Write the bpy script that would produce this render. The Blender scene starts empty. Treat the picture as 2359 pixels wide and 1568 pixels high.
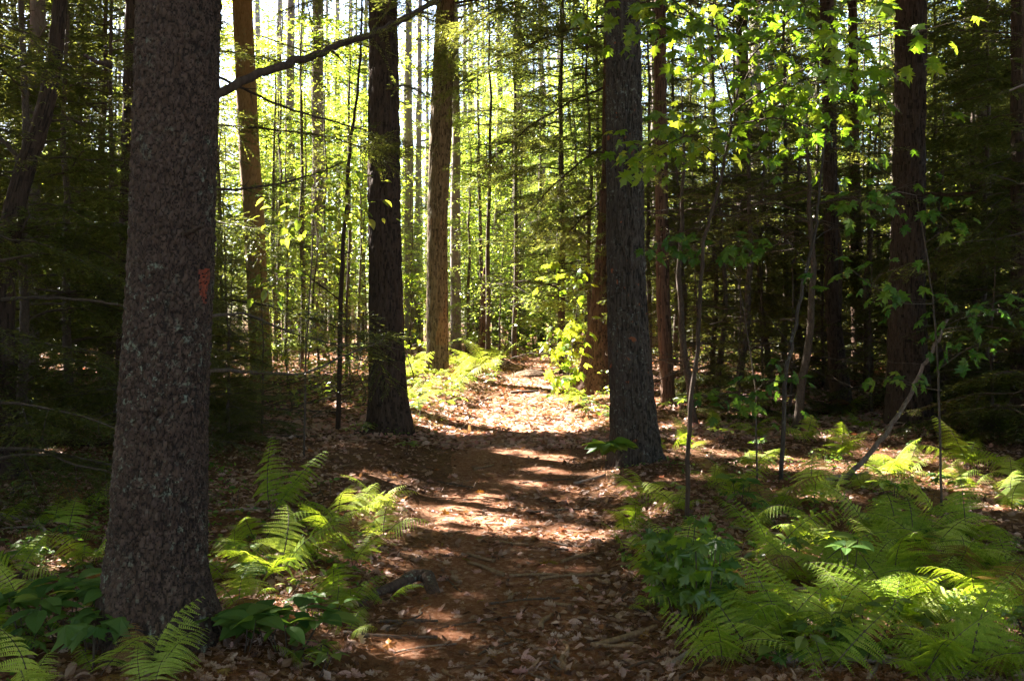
import bpy, math, random
import numpy as np
from mathutils import Vector, Matrix

# ------------------------------------------------------------------ camera, sky, sun
S = bpy.context.scene
COL = S.collection
F, CX, HY, CH = 2265.0, 1179.0, 760.0, 1.5       # focal length and horizon measured on a 2358 px wide view
cam = bpy.data.cameras.new('camera'); camo = bpy.data.objects.new('camera', cam); COL.objects.link(camo)
camo.location = (0, 0, CH); camo.rotation_euler = (math.radians(90), 0, 0)
cam.sensor_width = 36; cam.lens = 36 * F / 2358; cam.shift_y = -(784 - HY) / 2358
cam.clip_start = 0.05; cam.clip_end = 2000
S.camera = camo
AZ, EL = math.radians(50), math.radians(43)       # the sun stands ahead and to the left
SUN = np.array([-math.sin(AZ) * math.cos(EL), math.cos(AZ) * math.cos(EL), math.sin(EL)])
W = bpy.data.worlds.new('World'); S.world = W; W.use_nodes = True
wn = W.node_tree.nodes; wl = W.node_tree.links
sky = wn.new('ShaderNodeTexSky'); sky.sky_type = 'NISHITA'; sky.sun_disc = False
sky.sun_elevation = EL; sky.sun_rotation = -AZ; sky.air_density = 1.0; sky.dust_density = 1.5
wn['Background'].inputs[1].default_value = 0.05
wl.new(sky.outputs[0], wn['Background'].inputs[0])
sl = bpy.data.lights.new('sun', 'SUN'); sl.energy = 5.0; sl.angle = math.radians(0.5); sl.color = (1, 0.93, 0.82)
so = bpy.data.objects.new('sun', sl); COL.objects.link(so)
so.rotation_euler = Vector(SUN).to_track_quat('Z', 'Y').to_euler()
S.view_settings.view_transform = 'Standard'; S.view_settings.look = 'None'; S.view_settings.gamma = 1
S.view_settings.exposure = 4.0
cy = S.cycles
cy.max_bounces = 7; cy.diffuse_bounces = 5; cy.glossy_bounces = 2; cy.transmission_bounces = 5
cy.sample_clamp_indirect = 6; cy.use_denoising = True

# ------------------------------------------------------------------ small maths
rng = np.random.default_rng(7)
random.seed(7)
def U(a, b, n=None): return rng.uniform(a, b, n)
def _h(ix, iy, iz, s=0):
    h = (ix * 374761393 + iy * 668265263 + iz * 2147483647 + s * 974711) & 0xffffffff
    h = ((h ^ (h >> 13)) * 1274126177) & 0xffffffff
    h = ((h ^ (h >> 16)) * 2246822519) & 0xffffffff
    return ((h ^ (h >> 15)) & 0xffffff) / float(0xffffff)
def vnoise(p, s=0):
    p = np.asarray(p, float); i = np.floor(p).astype(np.int64); f = p - i; f = f * f * (3 - 2 * f)
    r = 0
    for a in (0, 1):
        for b in (0, 1):
            for c in (0, 1):
                w = (f[..., 0] if a else 1 - f[..., 0]) * (f[..., 1] if b else 1 - f[..., 1]) * (f[..., 2] if c else 1 - f[..., 2])
                r = r + w * _h(i[..., 0] + a, i[..., 1] + b, i[..., 2] + c, s)
    return r
def fbm(p, o=3, s=0):
    p = np.asarray(p, float); r = 0; a = .5
    for k in range(o): r = r + a * vnoise(p * 2 ** k, s + k); a *= .5
    return r / (1 - .5 ** o)
def worley(p, s=0):
    i = np.floor(p).astype(np.int64); d1 = np.full(p.shape[:-1], 9.); d2 = d1.copy(); idv = np.zeros(p.shape[:-1])
    for a in (-1, 0, 1):
        for b in (-1, 0, 1):
            for c in (-1, 0, 1):
                q = i + np.array([a, b, c])
                o = np.stack([_h(q[..., 0], q[..., 1], q[..., 2], s + k) for k in (1, 2, 3)], -1)
                d = np.linalg.norm(q + o - p, axis=-1); v = _h(q[..., 0], q[..., 1], q[..., 2], s + 9)
                m = d < d1
                d2 = np.where(m, d1, np.minimum(d2, d)); idv = np.where(m, v, idv); d1 = np.where(m, d, d1)
    return d1, d2, idv
def sstep(a, b, x): t = np.clip((x - a) / (b - a), 0, 1); return t * t * (3 - 2 * t)

# ------------------------------------------------------------------ terrain
HY_ = [-60, 11, 14, 18, 22, 27, 35, 60, 120, 400]; HZ_ = [0, 0, .08, .42, .66, .86, .8, 1.2, 2, 4]
PY_ = [-20, 4.2, 7.7, 14, 16.5, 24, 40]; PX_ = [-.2, -.05, -.04, .08, .26, .78, 1.6]
PW_ = [.65, .62, .72, 1.0, .85, .5, .3]
BASES = [(-1.59, 4.44, .42), (-1.61, 13.04, .5), (1.34, 10.72, .48), (1.55, 17.6, .5), (5.23, 13, .5), (2.37, 15, .3)]
def path_c(y): return np.interp(y, PY_, PX_)
def path_w(y): return np.interp(y, PY_, PW_)
def terr(x, y):
    x = np.asarray(x, float); y = np.asarray(y, float)
    d = np.abs(x - path_c(y)); w = path_w(y)
    z = np.interp(y, HY_, HZ_) + .13 * sstep(w * .75, w * 1.9, d) * np.where(y < 34, 1, 0)
    p = np.stack([x * .45, y * .45, 0 * x + 3.3], -1)
    z = z + .16 * (fbm(p, 3, 5) - .5) * (.35 + .65 * sstep(w * .5, w * 2, d))
    for bx, by, br in BASES: z = z + .07 * np.exp(-((x - bx) ** 2 + (y - by) ** 2) / br ** 2)
    return z + .006 * np.maximum(0, np.abs(x) - 4) ** 1.2
def G(px, py):                                     # a point of the ground seen at a place of the view
    dx, dz = (px - CX) / F, -(py - HY) / F
    y = np.arange(3.0, 90, .04); hit = np.nonzero(CH + dz * y <= terr(dx * y, y))[0]
    yy = y[hit[0]] if len(hit) else 60.0
    return np.array([dx * yy, yy, float(terr(dx * yy, yy))])
def P(px, py, D): return np.array([(px - CX) / F * D, D, CH - (py - HY) / F * D])
def pxof(p): return CX + F * p[0] / p[1]

# ------------------------------------------------------------------ mesh builder
class MB:
    def __init__(s): s.V = []; s.F = []; s.n = 0
    def add(s, V, Fc, mat=0, var=.5):
        V = np.asarray(V, float); Fc = np.asarray(Fc, np.int64)
        if not len(Fc): return
        s.V.append(V); s.F.append((Fc + s.n, mat, np.broadcast_to(var, (len(Fc),)).astype(np.float32))); s.n += len(V)
    def inst(s, tmpl, R, T, mat=0, var=.5):
        V, Fc = tmpl; N = len(T)
        if not N: return
        VV = np.einsum('nij,kj->nki', R, V) + T[:, None, :]
        FF = (Fc[None] + (np.arange(N) * len(V))[:, None, None]).reshape(-1, Fc.shape[1])
        s.add(VV.reshape(-1, 3), FF, mat, np.repeat(np.broadcast_to(var, (N,)), len(Fc)))
    def tube(s, pts, rad, sides=5, mat=0, var=.5):
        pts = np.asarray(pts, float); rad = np.broadcast_to(rad, (len(pts),)); n = len(pts)
        d = np.gradient(pts, axis=0); d /= np.linalg.norm(d, axis=1)[:, None] + 1e-9
        m = d.mean(0); ref = np.array([0, 0, 1.]) if abs(m[2]) < .8 * np.linalg.norm(m) + 1e-9 else np.array([1., 0, 0])
        a = np.cross(d, ref); a /= np.linalg.norm(a, axis=1)[:, None] + 1e-9; b = np.cross(a, d)
        t = np.arange(sides) * 2 * math.pi / sides
        V = pts[:, None] + rad[:, None, None] * (np.cos(t)[None, :, None] * a[:, None] + np.sin(t)[None, :, None] * b[:, None])
        i = np.arange(n - 1)[:, None] * sides; j = np.arange(sides)[None]; k = (j + 1) % sides
        Fq = np.stack([i + j, i + k, i + sides + k, i + sides + j], -1).reshape(-1, 4)
        V = V.reshape(-1, 3); nv = len(V)
        V = np.vstack([V, pts[:1], pts[-1:]])
        s.add(V, Fq, mat, var)
        jj = np.arange(sides); kk = (jj + 1) % sides; off = (n - 1) * sides
        s.F.append((np.stack([kk, jj, 0 * jj + nv], -1) + s.n - len(V), mat, np.full(sides, .5, np.float32)))
        s.F.append((np.stack([off + jj, off + kk, 0 * jj + nv + 1], -1) + s.n - len(V), mat, np.full(sides, .5, np.float32)))
    def mesh(s, name, mats, smooth=False):
        me = bpy.data.meshes.new(name)
        for m in mats: me.materials.append(m)
        if not s.V: return me
        V = np.concatenate(s.V); me.vertices.add(len(V)); me.vertices.foreach_set('co', V.astype(np.float32).ravel())
        tot = np.concatenate([np.full(len(f), f.shape[1]) for f, _, _ in s.F]); idx = np.concatenate([f.ravel() for f, _, _ in s.F])
        me.loops.add(len(idx)); me.loops.foreach_set('vertex_index', idx.astype(np.int32))
        me.polygons.add(len(tot)); st = np.concatenate([[0], np.cumsum(tot)[:-1]])
        me.polygons.foreach_set('loop_start', st.astype(np.int32))
        me.polygons.foreach_set('material_index', np.concatenate([np.full(len(f), m) for f, m, _ in s.F]).astype(np.int32))
        me.polygons.foreach_set('use_smooth', np.full(len(tot), smooth))
        me.update(calc_edges=True)
        at = me.attributes.new('var', 'FLOAT', 'FACE'); at.data.foreach_set('value', np.concatenate([v for _, _, v in s.F]).astype(np.float32))
        return me
    def build(s, name, mats, parent=None, smooth=False, loc=None):
        o = bpy.data.objects.new(name, s.mesh(name, mats, smooth)); COL.objects.link(o)
        if parent is not None: o.parent = parent
        if loc is not None: o.location = loc
        return o
def frames(d, up):
    d = d / (np.linalg.norm(d, axis=-1, keepdims=True) + 1e-9)
    x = np.cross(d, up); x /= np.linalg.norm(x, axis=-1, keepdims=True) + 1e-9
    return np.stack([x, d, np.cross(x, d)], -1)
def randdir(n): v = rng.normal(size=(n, 3)); return v / np.linalg.norm(v, axis=1)[:, None]

# ------------------------------------------------------------------ materials
def newmat(name):
    m = bpy.data.materials.new(name); m.use_nodes = True; m.node_tree.nodes.clear(); return m, m.node_tree.nodes, m.node_tree.links
def ramp(N, L, src, cols, pos=None):
    r = N.new('ShaderNodeValToRGB'); e = r.color_ramp.elements; pos = pos or [i / (len(cols) - 1) for i in range(len(cols))]
    while len(e) < len(cols): e.new(.5)
    for q, p, c in zip(e, pos, cols): q.position = p; q.color = (*c, 1) if len(c) == 3 else c
    L.new(src, r.inputs[0]); return r.outputs[0]
def mix(N, L, fac, a, b, mode='MIX'):
    m = N.new('ShaderNodeMix'); m.data_type = 'RGBA'; m.blend_type = mode
    for i, v in ((0, fac), (6, a), (7, b)):
        if hasattr(v, 'links'): L.new(v, m.inputs[i])
        elif i == 0: m.inputs[0].default_value = v
        else: m.inputs[i].default_value = (*v, 1)
    return m.outputs[2]
def math_(N, L, op, a, b=0.):
    m = N.new('ShaderNodeMath'); m.operation = op
    for i, v in enumerate((a, b)):
        if hasattr(v, 'links'): L.new(v, m.inputs[i])
        else: m.inputs[i].default_value = v
    return m.outputs[0]
def tex(N, L, kind, scale, vec=None, **k):
    t = N.new('ShaderNodeTex' + kind); t.inputs['Scale'].default_value = scale
    if vec is not None: L.new(vec, t.inputs['Vector'])
    for a, v in k.items():
        if a in ('feature', 'distance'): setattr(t, a, v)
        else: t.inputs[a].default_value = v
    return t
def coords(N, L, sc=(1, 1, 1)):
    c = N.new('ShaderNodeTexCoord'); m = N.new('ShaderNodeMapping'); m.inputs['Scale'].default_value = sc
    L.new(c.outputs['Object'], m.inputs[0]); return m.outputs[0]
def leaf_mat(name, refl, trans, fac=.5, gloss=.06, rough=.4):
    """refl / trans: lists of colours picked by the per-leaf value"""
    m, N, L = newmat(name)
    a = N.new('ShaderNodeAttribute'); a.attribute_name = 'var'; oi = N.new('ShaderNodeObjectInfo')
    v = math_(N, L, 'ADD', a.outputs['Fac'], math_(N, L, 'MULTIPLY', math_(N, L, 'SUBTRACT', oi.outputs['Random'], .5), .3))
    d = N.new('ShaderNodeBsdfDiffuse'); t = N.new('ShaderNodeBsdfTranslucent'); g = N.new('ShaderNodeBsdfGlossy'); g.inputs['Roughness'].default_value = rough
    L.new(ramp(N, L, v, refl), d.inputs[0]); L.new(ramp(N, L, v, trans), t.inputs[0])
    s = N.new('ShaderNodeMixShader'); s.inputs[0].default_value = fac; L.new(d.outputs[0], s.inputs[1]); L.new(t.outputs[0], s.inputs[2])
    s2 = N.new('ShaderNodeMixShader'); s2.inputs[0].default_value = gloss; L.new(s.outputs[0], s2.inputs[1]); L.new(g.outputs[0], s2.inputs[2])
    o = N.new('ShaderNodeOutputMaterial'); L.new(s2.outputs[0], o.inputs[0]); return m
def bark_mat(name, dark, mid, light, scale=40, stretch=.35, lichen=None, lich_amt=.5, bump=.6, spots=None, moss=None):
    m, N, L = newmat(name)
    c = coords(N, L, (1, 1, stretch)); c1 = coords(N, L)
    n1 = tex(N, L, 'Noise', scale, c, Detail=6, Roughness=.65); vo = tex(N, L, 'Voronoi', scale * .9, c, feature='DISTANCE_TO_EDGE')
    vc = tex(N, L, 'Voronoi', scale * .9, c)
    f = math_(N, L, 'ADD', math_(N, L, 'MULTIPLY', n1.outputs[0], .9), math_(N, L, 'MULTIPLY', math_(N, L, 'MINIMUM', vo.outputs[0], .25), .6))
    col = ramp(N, L, f, [dark, mid, light], [.3, .52, .78])
    sep = N.new('ShaderNodeSeparateColor'); L.new(vc.outputs['Color'], sep.inputs[0])
    col = mix(N, L, math_(N, L, 'MULTIPLY', sep.outputs[0], .45), col, light)
    big = tex(N, L, 'Noise', 3, c1, Detail=3)
    col = mix(N, L, math_(N, L, 'MULTIPLY', big.outputs[0], .5), col, dark)
    if lichen:
        ln = tex(N, L, 'Noise', 28, c1, Detail=5, Roughness=.7); lb = tex(N, L, 'Noise', 4, c1, Detail=2)
        lf = math_(N, L, 'MULTIPLY', ramp(N, L, ln.outputs[0], [(0, 0, 0), (1, 1, 1)], [.55, .64]), ramp(N, L, lb.outputs[0], [(0, 0, 0), (1, 1, 1)], [.42, .62]))
        col = mix(N, L, math_(N, L, 'MULTIPLY', lf, lich_amt), col, lichen)
    if spots:
        sn = tex(N, L, 'Noise', 11, c1, Detail=4); col = mix(N, L, ramp(N, L, sn.outputs[0], [(0, 0, 0), (1, 1, 1)], [.66, .72]), col, spots)
    if moss:
        mn = tex(N, L, 'Noise', 7, c1, Detail=5); z = N.new('ShaderNodeSeparateXYZ'); L.new(c1, z.inputs[0])
        col = mix(N, L, math_(N, L, 'MULTIPLY', ramp(N, L, mn.outputs[0], [(0, 0, 0), (1, 1, 1)], [.5, .6]), .5), col, moss)
    at = N.new('ShaderNodeAttribute'); at.attribute_name = 'var'     # how deep this bit of bark lies in a crack
    col = mix(N, L, ramp(N, L, at.outputs['Fac'], [(.8, .8, .8), (0, 0, 0), (0, 0, 0), (.13, .13, .13)], [.04, .30, .62, 1]), col, mix(N, L, ramp(N, L, at.outputs['Fac'], [(0, 0, 0), (1, 1, 1)], [.45, .55]), tuple(.45 * k for k in dark), light))
    b = N.new('ShaderNodeBump'); b.inputs['Strength'].default_value = bump; b.inputs['Distance'].default_value = .012; L.new(f, b.inputs['Height'])
    p = N.new('ShaderNodeBsdfPrincipled'); L.new(col, p.inputs['Base Color']); p.inputs['Roughness'].default_value = .85
    p.inputs['Specular IOR Level'].default_value = .3; L.new(b.outputs[0], p.inputs['Normal'])
    o = N.new('ShaderNodeOutputMaterial'); L.new(p.outputs[0], o.inputs[0]); return m

M = {}
M['b_rough'] = bark_mat('scaly_bark', (.012, .007, .005), (.066, .036, .025), (.14, .09, .07), 40, .55, (.24, .28, .22), .75, 1.2)
M['b_dark'] = bark_mat('dark_bark', (.018, .010, .007), (.055, .032, .022), (.10, .066, .048), 45, .16, None, .5, .8)
M['b_grey'] = bark_mat('grey_bark', (.012, .009, .007), (.052, .039, .032), (.11, .088, .075), 45, .3, (.24, .27, .25), .6, .8, spots=(.22, .07, .03))
M['b_red'] = bark_mat('reddish_stringy_bark', (.03, .014, .008), (.11, .058, .036), (.21, .125, .085), 38, .05, None, .5, .9)
M['b_ochre'] = bark_mat('ochre_bark', (.08, .045, .018), (.24, .14, .055), (.36, .23, .11), 40, .25, (.16, .19, .09), .9, .5)
M['b_peel'] = bark_mat('peeled_bark', (.045, .032, .018), (.17, .125, .075), (.32, .25, .165), 34, .14, (.32, .33, .25), .6, .9)
M['b_pine'] = bark_mat('pine_bark', (.08, .058, .052), (.20, .155, .145), (.32, .265, .25), 30, .25, (.25, .27, .24), .5, .5)
M['b_wood'] = bark_mat('bare_wood', (.10, .055, .03), (.24, .145, .08), (.36, .24, .15), 60, .08, None, .5, .4)
M['b_twig'] = bark_mat('twig_bark', (.03, .02, .014), (.08, .055, .042), (.15, .115, .09), 60, .5, None, .5, .2)
M['b_pale'] = bark_mat('pale_twig_bark', (.12, .085, .065), (.26, .20, .165), (.38, .32, .28), 60, .5, None, .5, .2)
M['b_leanpale'] = bark_mat('grey_twig_bark', (.05, .035, .028), (.14, .10, .085), (.24, .19, .16), 50, .4, (.3, .33, .28), .6, .5)
M['b_stick'] = bark_mat('stick_bark', (.10, .055, .03), (.24, .145, .085), (.38, .25, .16), 70, .3, None, .5, .3)
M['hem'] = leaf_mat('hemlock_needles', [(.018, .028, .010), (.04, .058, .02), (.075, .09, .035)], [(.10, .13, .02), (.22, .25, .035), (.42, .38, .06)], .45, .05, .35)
M['hemlit'] = leaf_mat('sunlit_hemlock_needles', [(.06, .10, .03), (.10, .15, .045), (.15, .19, .06)], [(.25, .36, .04), (.42, .54, .07), (.58, .60, .10)], .55, .06, .35)  # sunlight put into the colour: a brighter copy of the hemlock needles
M['needle_dead'] = leaf_mat('dead_needles', [(.09, .045, .02), (.16, .08, .03), (.2, .11, .05)], [(.1, .05, .02), (.2, .1, .03), (.2, .1, .04)], .3, .02)
M['maple'] = leaf_mat('maple_leaf', [(.03, .075, .015), (.05, .11, .022), (.09, .14, .03)], [(.13, .26, .012), (.34, .50, .02), (.62, .64, .04)], .55, .04, .4)
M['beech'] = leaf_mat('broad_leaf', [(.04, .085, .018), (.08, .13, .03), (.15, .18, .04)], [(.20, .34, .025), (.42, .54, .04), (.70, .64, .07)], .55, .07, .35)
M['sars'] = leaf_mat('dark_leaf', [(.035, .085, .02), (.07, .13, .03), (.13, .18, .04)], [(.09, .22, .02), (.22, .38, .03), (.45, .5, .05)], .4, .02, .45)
M['fern'] = leaf_mat('fern_leaf', [(.10, .17, .02), (.20, .29, .035), (.36, .38, .09)], [(.26, .42, .02), (.48, .62, .03), (.7, .68, .08)], .5, .015, .5)
M['litter'] = leaf_mat('dry_leaf', [(.06, .027, .018), (.13, .065, .04), (.22, .12, .075), (.33, .21, .15), (.46, .32, .26), (.5, .28, .25), (.34, .12, .03), (.12, .18, .03)],
                       [(.1, .04, .01), (.2, .08, .02), (.28, .13, .04), (.32, .18, .06), (.35, .2, .08), (.4, .12, .05), (.5, .2, .01), (.2, .35, .02)], .25, .04, .5)
M['needles'] = leaf_mat('fallen_needles', [(.10, .035, .015), (.19, .07, .025), (.27, .12, .05)], [(.1, .04, .01), (.2, .08, .02), (.3, .12, .04)], .15, .03)
m, N, L = newmat('orange_paint'); c = coords(N, L); n = tex(N, L, 'Noise', 60, c, Detail=4)
p = N.new('ShaderNodeBsdfPrincipled'); L.new(ramp(N, L, n.outputs[0], [(.06, .018, .010), (.22, .036, .011)], [.3, .55]), p.inputs[0]); p.inputs['Roughness'].default_value = .8
o = N.new('ShaderNodeOutputMaterial'); L.new(p.outputs[0], o.inputs[0]); M['paint'] = m
def soil(name, cols, sc):
    m, N, L = newmat(name); c = coords(N, L)
    a = tex(N, L, 'Noise', 1.6, c, Detail=4); b = tex(N, L, 'Noise', sc, c, Detail=8, Roughness=.75); v = tex(N, L, 'Voronoi', 34, c)
    st = tex(N, L, 'Noise', 90, coords(N, L, (1, .25, 1)), Detail=3)
    f = math_(N, L, 'ADD', math_(N, L, 'MULTIPLY', b.outputs[0], .7), math_(N, L, 'MULTIPLY', st.outputs[0], .3))
    col = ramp(N, L, f, cols, [.3, .5, .68]); sep = N.new('ShaderNodeSeparateColor'); L.new(v.outputs['Color'], sep.inputs[0])
    col = mix(N, L, math_(N, L, 'MULTIPLY', a.outputs[0], .4), col, cols[0]); 
    col = mix(N, L, ramp(N, L, sep.outputs[0], [(0, 0, 0), (.6, .6, .6)], [.6, .9]), col, cols[2])
    bm = N.new('ShaderNodeBump'); bm.inputs['Strength'].default_value = .8; bm.inputs['Distance'].default_value = .02; L.new(f, bm.inputs['Height'])
    p = N.new('ShaderNodeBsdfPrincipled'); L.new(col, p.inputs[0]); p.inputs['Roughness'].default_value = .95; p.inputs['Specular IOR Level'].default_value = .1; L.new(bm.outputs[0], p.inputs['Normal'])
    o = N.new('ShaderNodeOutputMaterial'); L.new(p.outputs[0], o.inputs[0]); return m
M['soil'] = soil('forest_floor', [(.045, .02, .011), (.12, .055, .028), (.22, .13, .08)], 22)
M['path'] = soil('needle_path', [(.09, .035, .019), (.23, .098, .052), (.38, .22, .145)], 30)
M['rock'] = soil('rock', [(.05, .03, .02), (.11, .07, .045), (.19, .13, .09)], 16)

# ------------------------------------------------------------------ naming and labelling
def empty(name, loc=(0, 0, 0), rz=0):
    o = bpy.data.objects.new(name, None); COL.objects.link(o); o.location = loc; o.rotation_euler = (0, 0, rz); o.empty_display_size = .2; return o
def tag(o, label=None, cat=None, group=None, kind=None):
    for k, v in (('label', label), ('category', cat), ('group', group), ('kind', kind)):
        if v: o[k] = v
    return o
LAND, PEND = [], []                                # landmarks and things still to be labelled by where they stand
def landmark(o, phrase, p): LAND.append((phrase, np.array(p[:2])))
def pend(o, desc, cat, group, mode='near'): PEND.append((o, desc, cat, group, mode)); o['category'] = cat; o['group'] = group
ORD = 'first second third fourth fifth sixth seventh eighth ninth tenth eleventh twelfth thirteenth fourteenth fifteenth sixteenth seventeenth eighteenth nineteenth twentieth'.split()
TENS = {2: 'twenty', 3: 'thirty', 4: 'forty', 5: 'fifty', 6: 'sixty', 7: 'seventy', 8: 'eighty', 9: 'ninety'}
def ordw(i):
    if i < 20: return ORD[i]
    n = i + 1; t, r = divmod(n, 10)
    if n >= 100: return str(n) + 'th'
    return TENS[t][:-1] + 'ieth' if r == 0 else TENS[t] + '-' + ORD[r - 1]
COLS = [(-400, 18, 'left of the curved trunk'), (18, 365, 'left of the orange-marked trunk'), (365, 600, 'just left of the ochre trunk'), (600, 890, 'right of the ochre trunk'),
        (890, 1008, 'right of the black trunk'), (1008, 1200, 'right of the peeling trunk'), (1200, 1385, 'left of the flared trunk'), (1385, 1530, 'behind the stout grey trunk'),
        (1530, 1740, 'just right of the slim red trunk'), (1740, 1925, 'left of the leaning trunk'), (1925, 2090, 'just left of the broad trunk'), (2090, 2240, 'just right of the broad trunk'), (2240, 2900, 'near the right edge')]
HIDDEN = {112, 113, 114, 115, 116, 118, 120, 121, 123, 124, 125, 128, 130, 132, 134, 135, 136, 138, 139, 141, 142, 143, 144, 145, 146, 147, 150, 152, 153, 155, 156, 157,
          164, 165, 166, 167, 168, 169, 171, 172, 173, 174, 176, 177, 179, 181, 183, 188, 191, 193, 194, 195, 196, 197, 201, 203, 205, 206, 207, 208, 209, 211, 212, 213, 214, 216,
          218, 220, 222, 223, 226, 227, 229, 230, 231, 232, 233, 234, 235, 236, 237, 238, 239, 240, 241, 242, 243, 244, 245, 246, 247, 248, 249, 250, 251, 252, 253, 254, 255, 256,
          257, 258, 259, 260, 261, 262, 263, 264, 265, 266, 267, 268, 269, 270, 271, 272, 273, 305, 309, 316, 320, 397, 398, 399, 400, 401, 402, 403, 404, 405, 406, 407, 408, 409,
          410, 411, 412, 413, 414, 415, 416, 417, 418, 419, 420, 421, 422, 423, 424, 425, 426, 427, 428, 429, 430, 431, 432, 433, 434, 435, 436, 437, 438, 439, 440, 441, 442, 443,
          444, 445, 446, 447, 448, 449, 450, 451, 452, 453, 454, 455, 456, 457, 459, 460, 461, 462, 463, 464, 465, 466, 467, 468, 469, 470, 471, 472, 473, 474, 475, 476, 477, 478,
          479, 480, 481, 482, 483, 484, 485, 486, 487, 488, 489, 490, 491, 492, 493, 494, 497, 498, 499, 500, 501, 502, 503, 504, 505, 506, 507, 513, 514, 515, 516, 517, 523, 524,
          525, 533, 534, 535, 542, 543, 550, 553, 554, 555, 556, 558, 559, 561, 562, 563, 565, 566, 567, 568, 569, 570, 571, 573, 574, 576, 577, 578, 579, 580, 581, 582, 583, 584,
          585, 586, 588, 589, 591, 592, 593, 594, 595, 596, 597, 598, 599, 600, 601, 602, 603, 604, 605, 606, 607, 608, 609, 610, 613, 614, 616, 617, 618, 619, 621, 622, 623, 624,
          625, 626, 627, 629, 630, 631, 632, 633, 641, 642, 652, 653, 655, 657, 658, 660, 663, 664, 667, 669, 670, 673, 674, 677, 679, 750, 759, 783, 869, 883, 892, 906, 910, 914,
          985, 1008}   # things wholly hidden behind others
def finish_labels():
    groups = {}
    for n_, (o, d, c, g, mode) in enumerate(PEND):
        shows = n_ not in HIDDEN
        p = np.array(o.location[:]); px = CX + F * p[0] / max(p[1], .1)
        if p[1] < 2 or (px < -150 or px > 2560) and not shows: o['label'] = f"{d} standing outside the view" if c not in ('fern', 'plant', 'stick') else f"{d} outside the view"; continue
        if not shows: o['label'] = f"{d} hidden behind nearer growth"; continue
        if mode == 'near':
            k = min(range(len(LAND)), key=lambda i: np.linalg.norm(LAND[i][1] - p[:2])); v = p[:2] - LAND[k][1]; dist = np.linalg.norm(v)
            rel = ('behind' if v[1] > 0 else 'in front of') if abs(v[1]) > abs(v[0]) * 1.2 else ('to the right of' if v[0] > 0 else 'to the left of')
            groups.setdefault(('near', c, d, k, rel), []).append((dist, o))
        else:
            col = next((t for a, b, t in COLS if px < b), 'near the right edge'); band = 'close by' if p[1] < 15 else 'midway back' if p[1] < 26 else 'far back' if p[1] < 46 else 'very far back'
            groups.setdefault(('px', c, d, col, band), []).append((px, o))
    for key, items in groups.items():
        items.sort(key=lambda t: t[0]); n = len(items)
        for i, (_, o) in enumerate(items):
            if key[0] == 'near': o['label'] = f"{key[2]}, {'closest' if i == 0 else ordw(i) + ' closest'} {key[4]} {LAND[key[3]][0]}".replace('closest to the', 'nearest to the')
            else: o['label'] = f"{key[2]} {key[4]}, " + (f"{ordw(i)} from left " if n > 1 else '') + key[3]
def copy_thing(root, loc, rz, sc=1.0):
    r = root.copy(); COL.objects.link(r); r.location = loc; r.rotation_euler = (0, 0, rz); r.scale = (sc, sc, sc)
    for ch in list(root.children):
        c = ch.copy(); COL.objects.link(c); c.parent = r
        for g in ch.children: d = g.copy(); COL.objects.link(d); d.parent = c
    return r
PROTO = {}
def place(key, make, loc, rz, sc=1.0):              # the first use moves the source itself, later ones copy it
    if key not in PROTO:
        r = make(); PROTO[key] = r; r.location = loc; r.rotation_euler = (0, 0, rz); r.scale = (sc, sc, sc); return r
    return copy_thing(PROTO[key], loc, rz, sc)

# ------------------------------------------------------------------ ground and path
def axis(spans):
    out = []
    for a, b, st in spans: out.append(np.arange(a, b, st))
    out.append(np.array([spans[-1][1]])); return np.concatenate(out)
gx = axis([(-300, -40, 20), (-40, -12, 1), (-12, -4, .12), (-4, 5, .05), (5, 12, .12), (12, 40, 1), (40, 300, 20)])
gy = axis([(-60, 2, 1), (2, 12, .045), (12, 30, .09), (30, 60, .6), (60, 400, 10)])
XX, YY = np.meshgrid(gx, gy); ZZ = terr(XX, YY)
near = (np.abs(XX) < 12) & (YY < 30) & (YY > 1)
ZZ = ZZ + np.where(near, .022 * (fbm(np.stack([XX * 6, YY * 6, 0 * XX], -1), 3, 21) - .5), 0)
nx, ny = len(gx), len(gy); ii = (np.arange(ny - 1)[:, None] * nx + np.arange(nx - 1)[None]).ravel()
g = MB(); g.add(np.stack([XX, YY, ZZ], -1).reshape(-1, 3), np.stack([ii, ii + 1, ii + nx + 1, ii + nx], -1))
tag(g.build('ground', [M['soil']], smooth=True), 'brown needle covered forest floor', None, None, 'structure')
ys = np.arange(-6, 30, .05); us = np.linspace(-1, 1, 41)
A, B = np.meshgrid(us, ys); wv = path_w(B) * (1.0 + .35 * (fbm(np.stack([B * .9, np.sign(A) * 3, 0 * A], -1), 3, 2) - .5))
X = path_c(B) + A * wv; Z = terr(X, B) + .022 * (fbm(np.stack([X * 6, B * 6, 0 * X], -1), 3, 21) - .5) + .006 - .03 * np.abs(A) ** 8
ii = (np.arange(len(ys) - 1)[:, None] * 41 + np.arange(40)[None]).ravel()
g = MB(); g.add(np.stack([X, B, Z], -1).reshape(-1, 3), np.stack([ii, ii + 1, ii + 42, ii + 41], -1))
tag(g.build('path', [M['path']], smooth=True), 'worn footpath of reddish fallen needles', None, None, 'structure')

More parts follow.
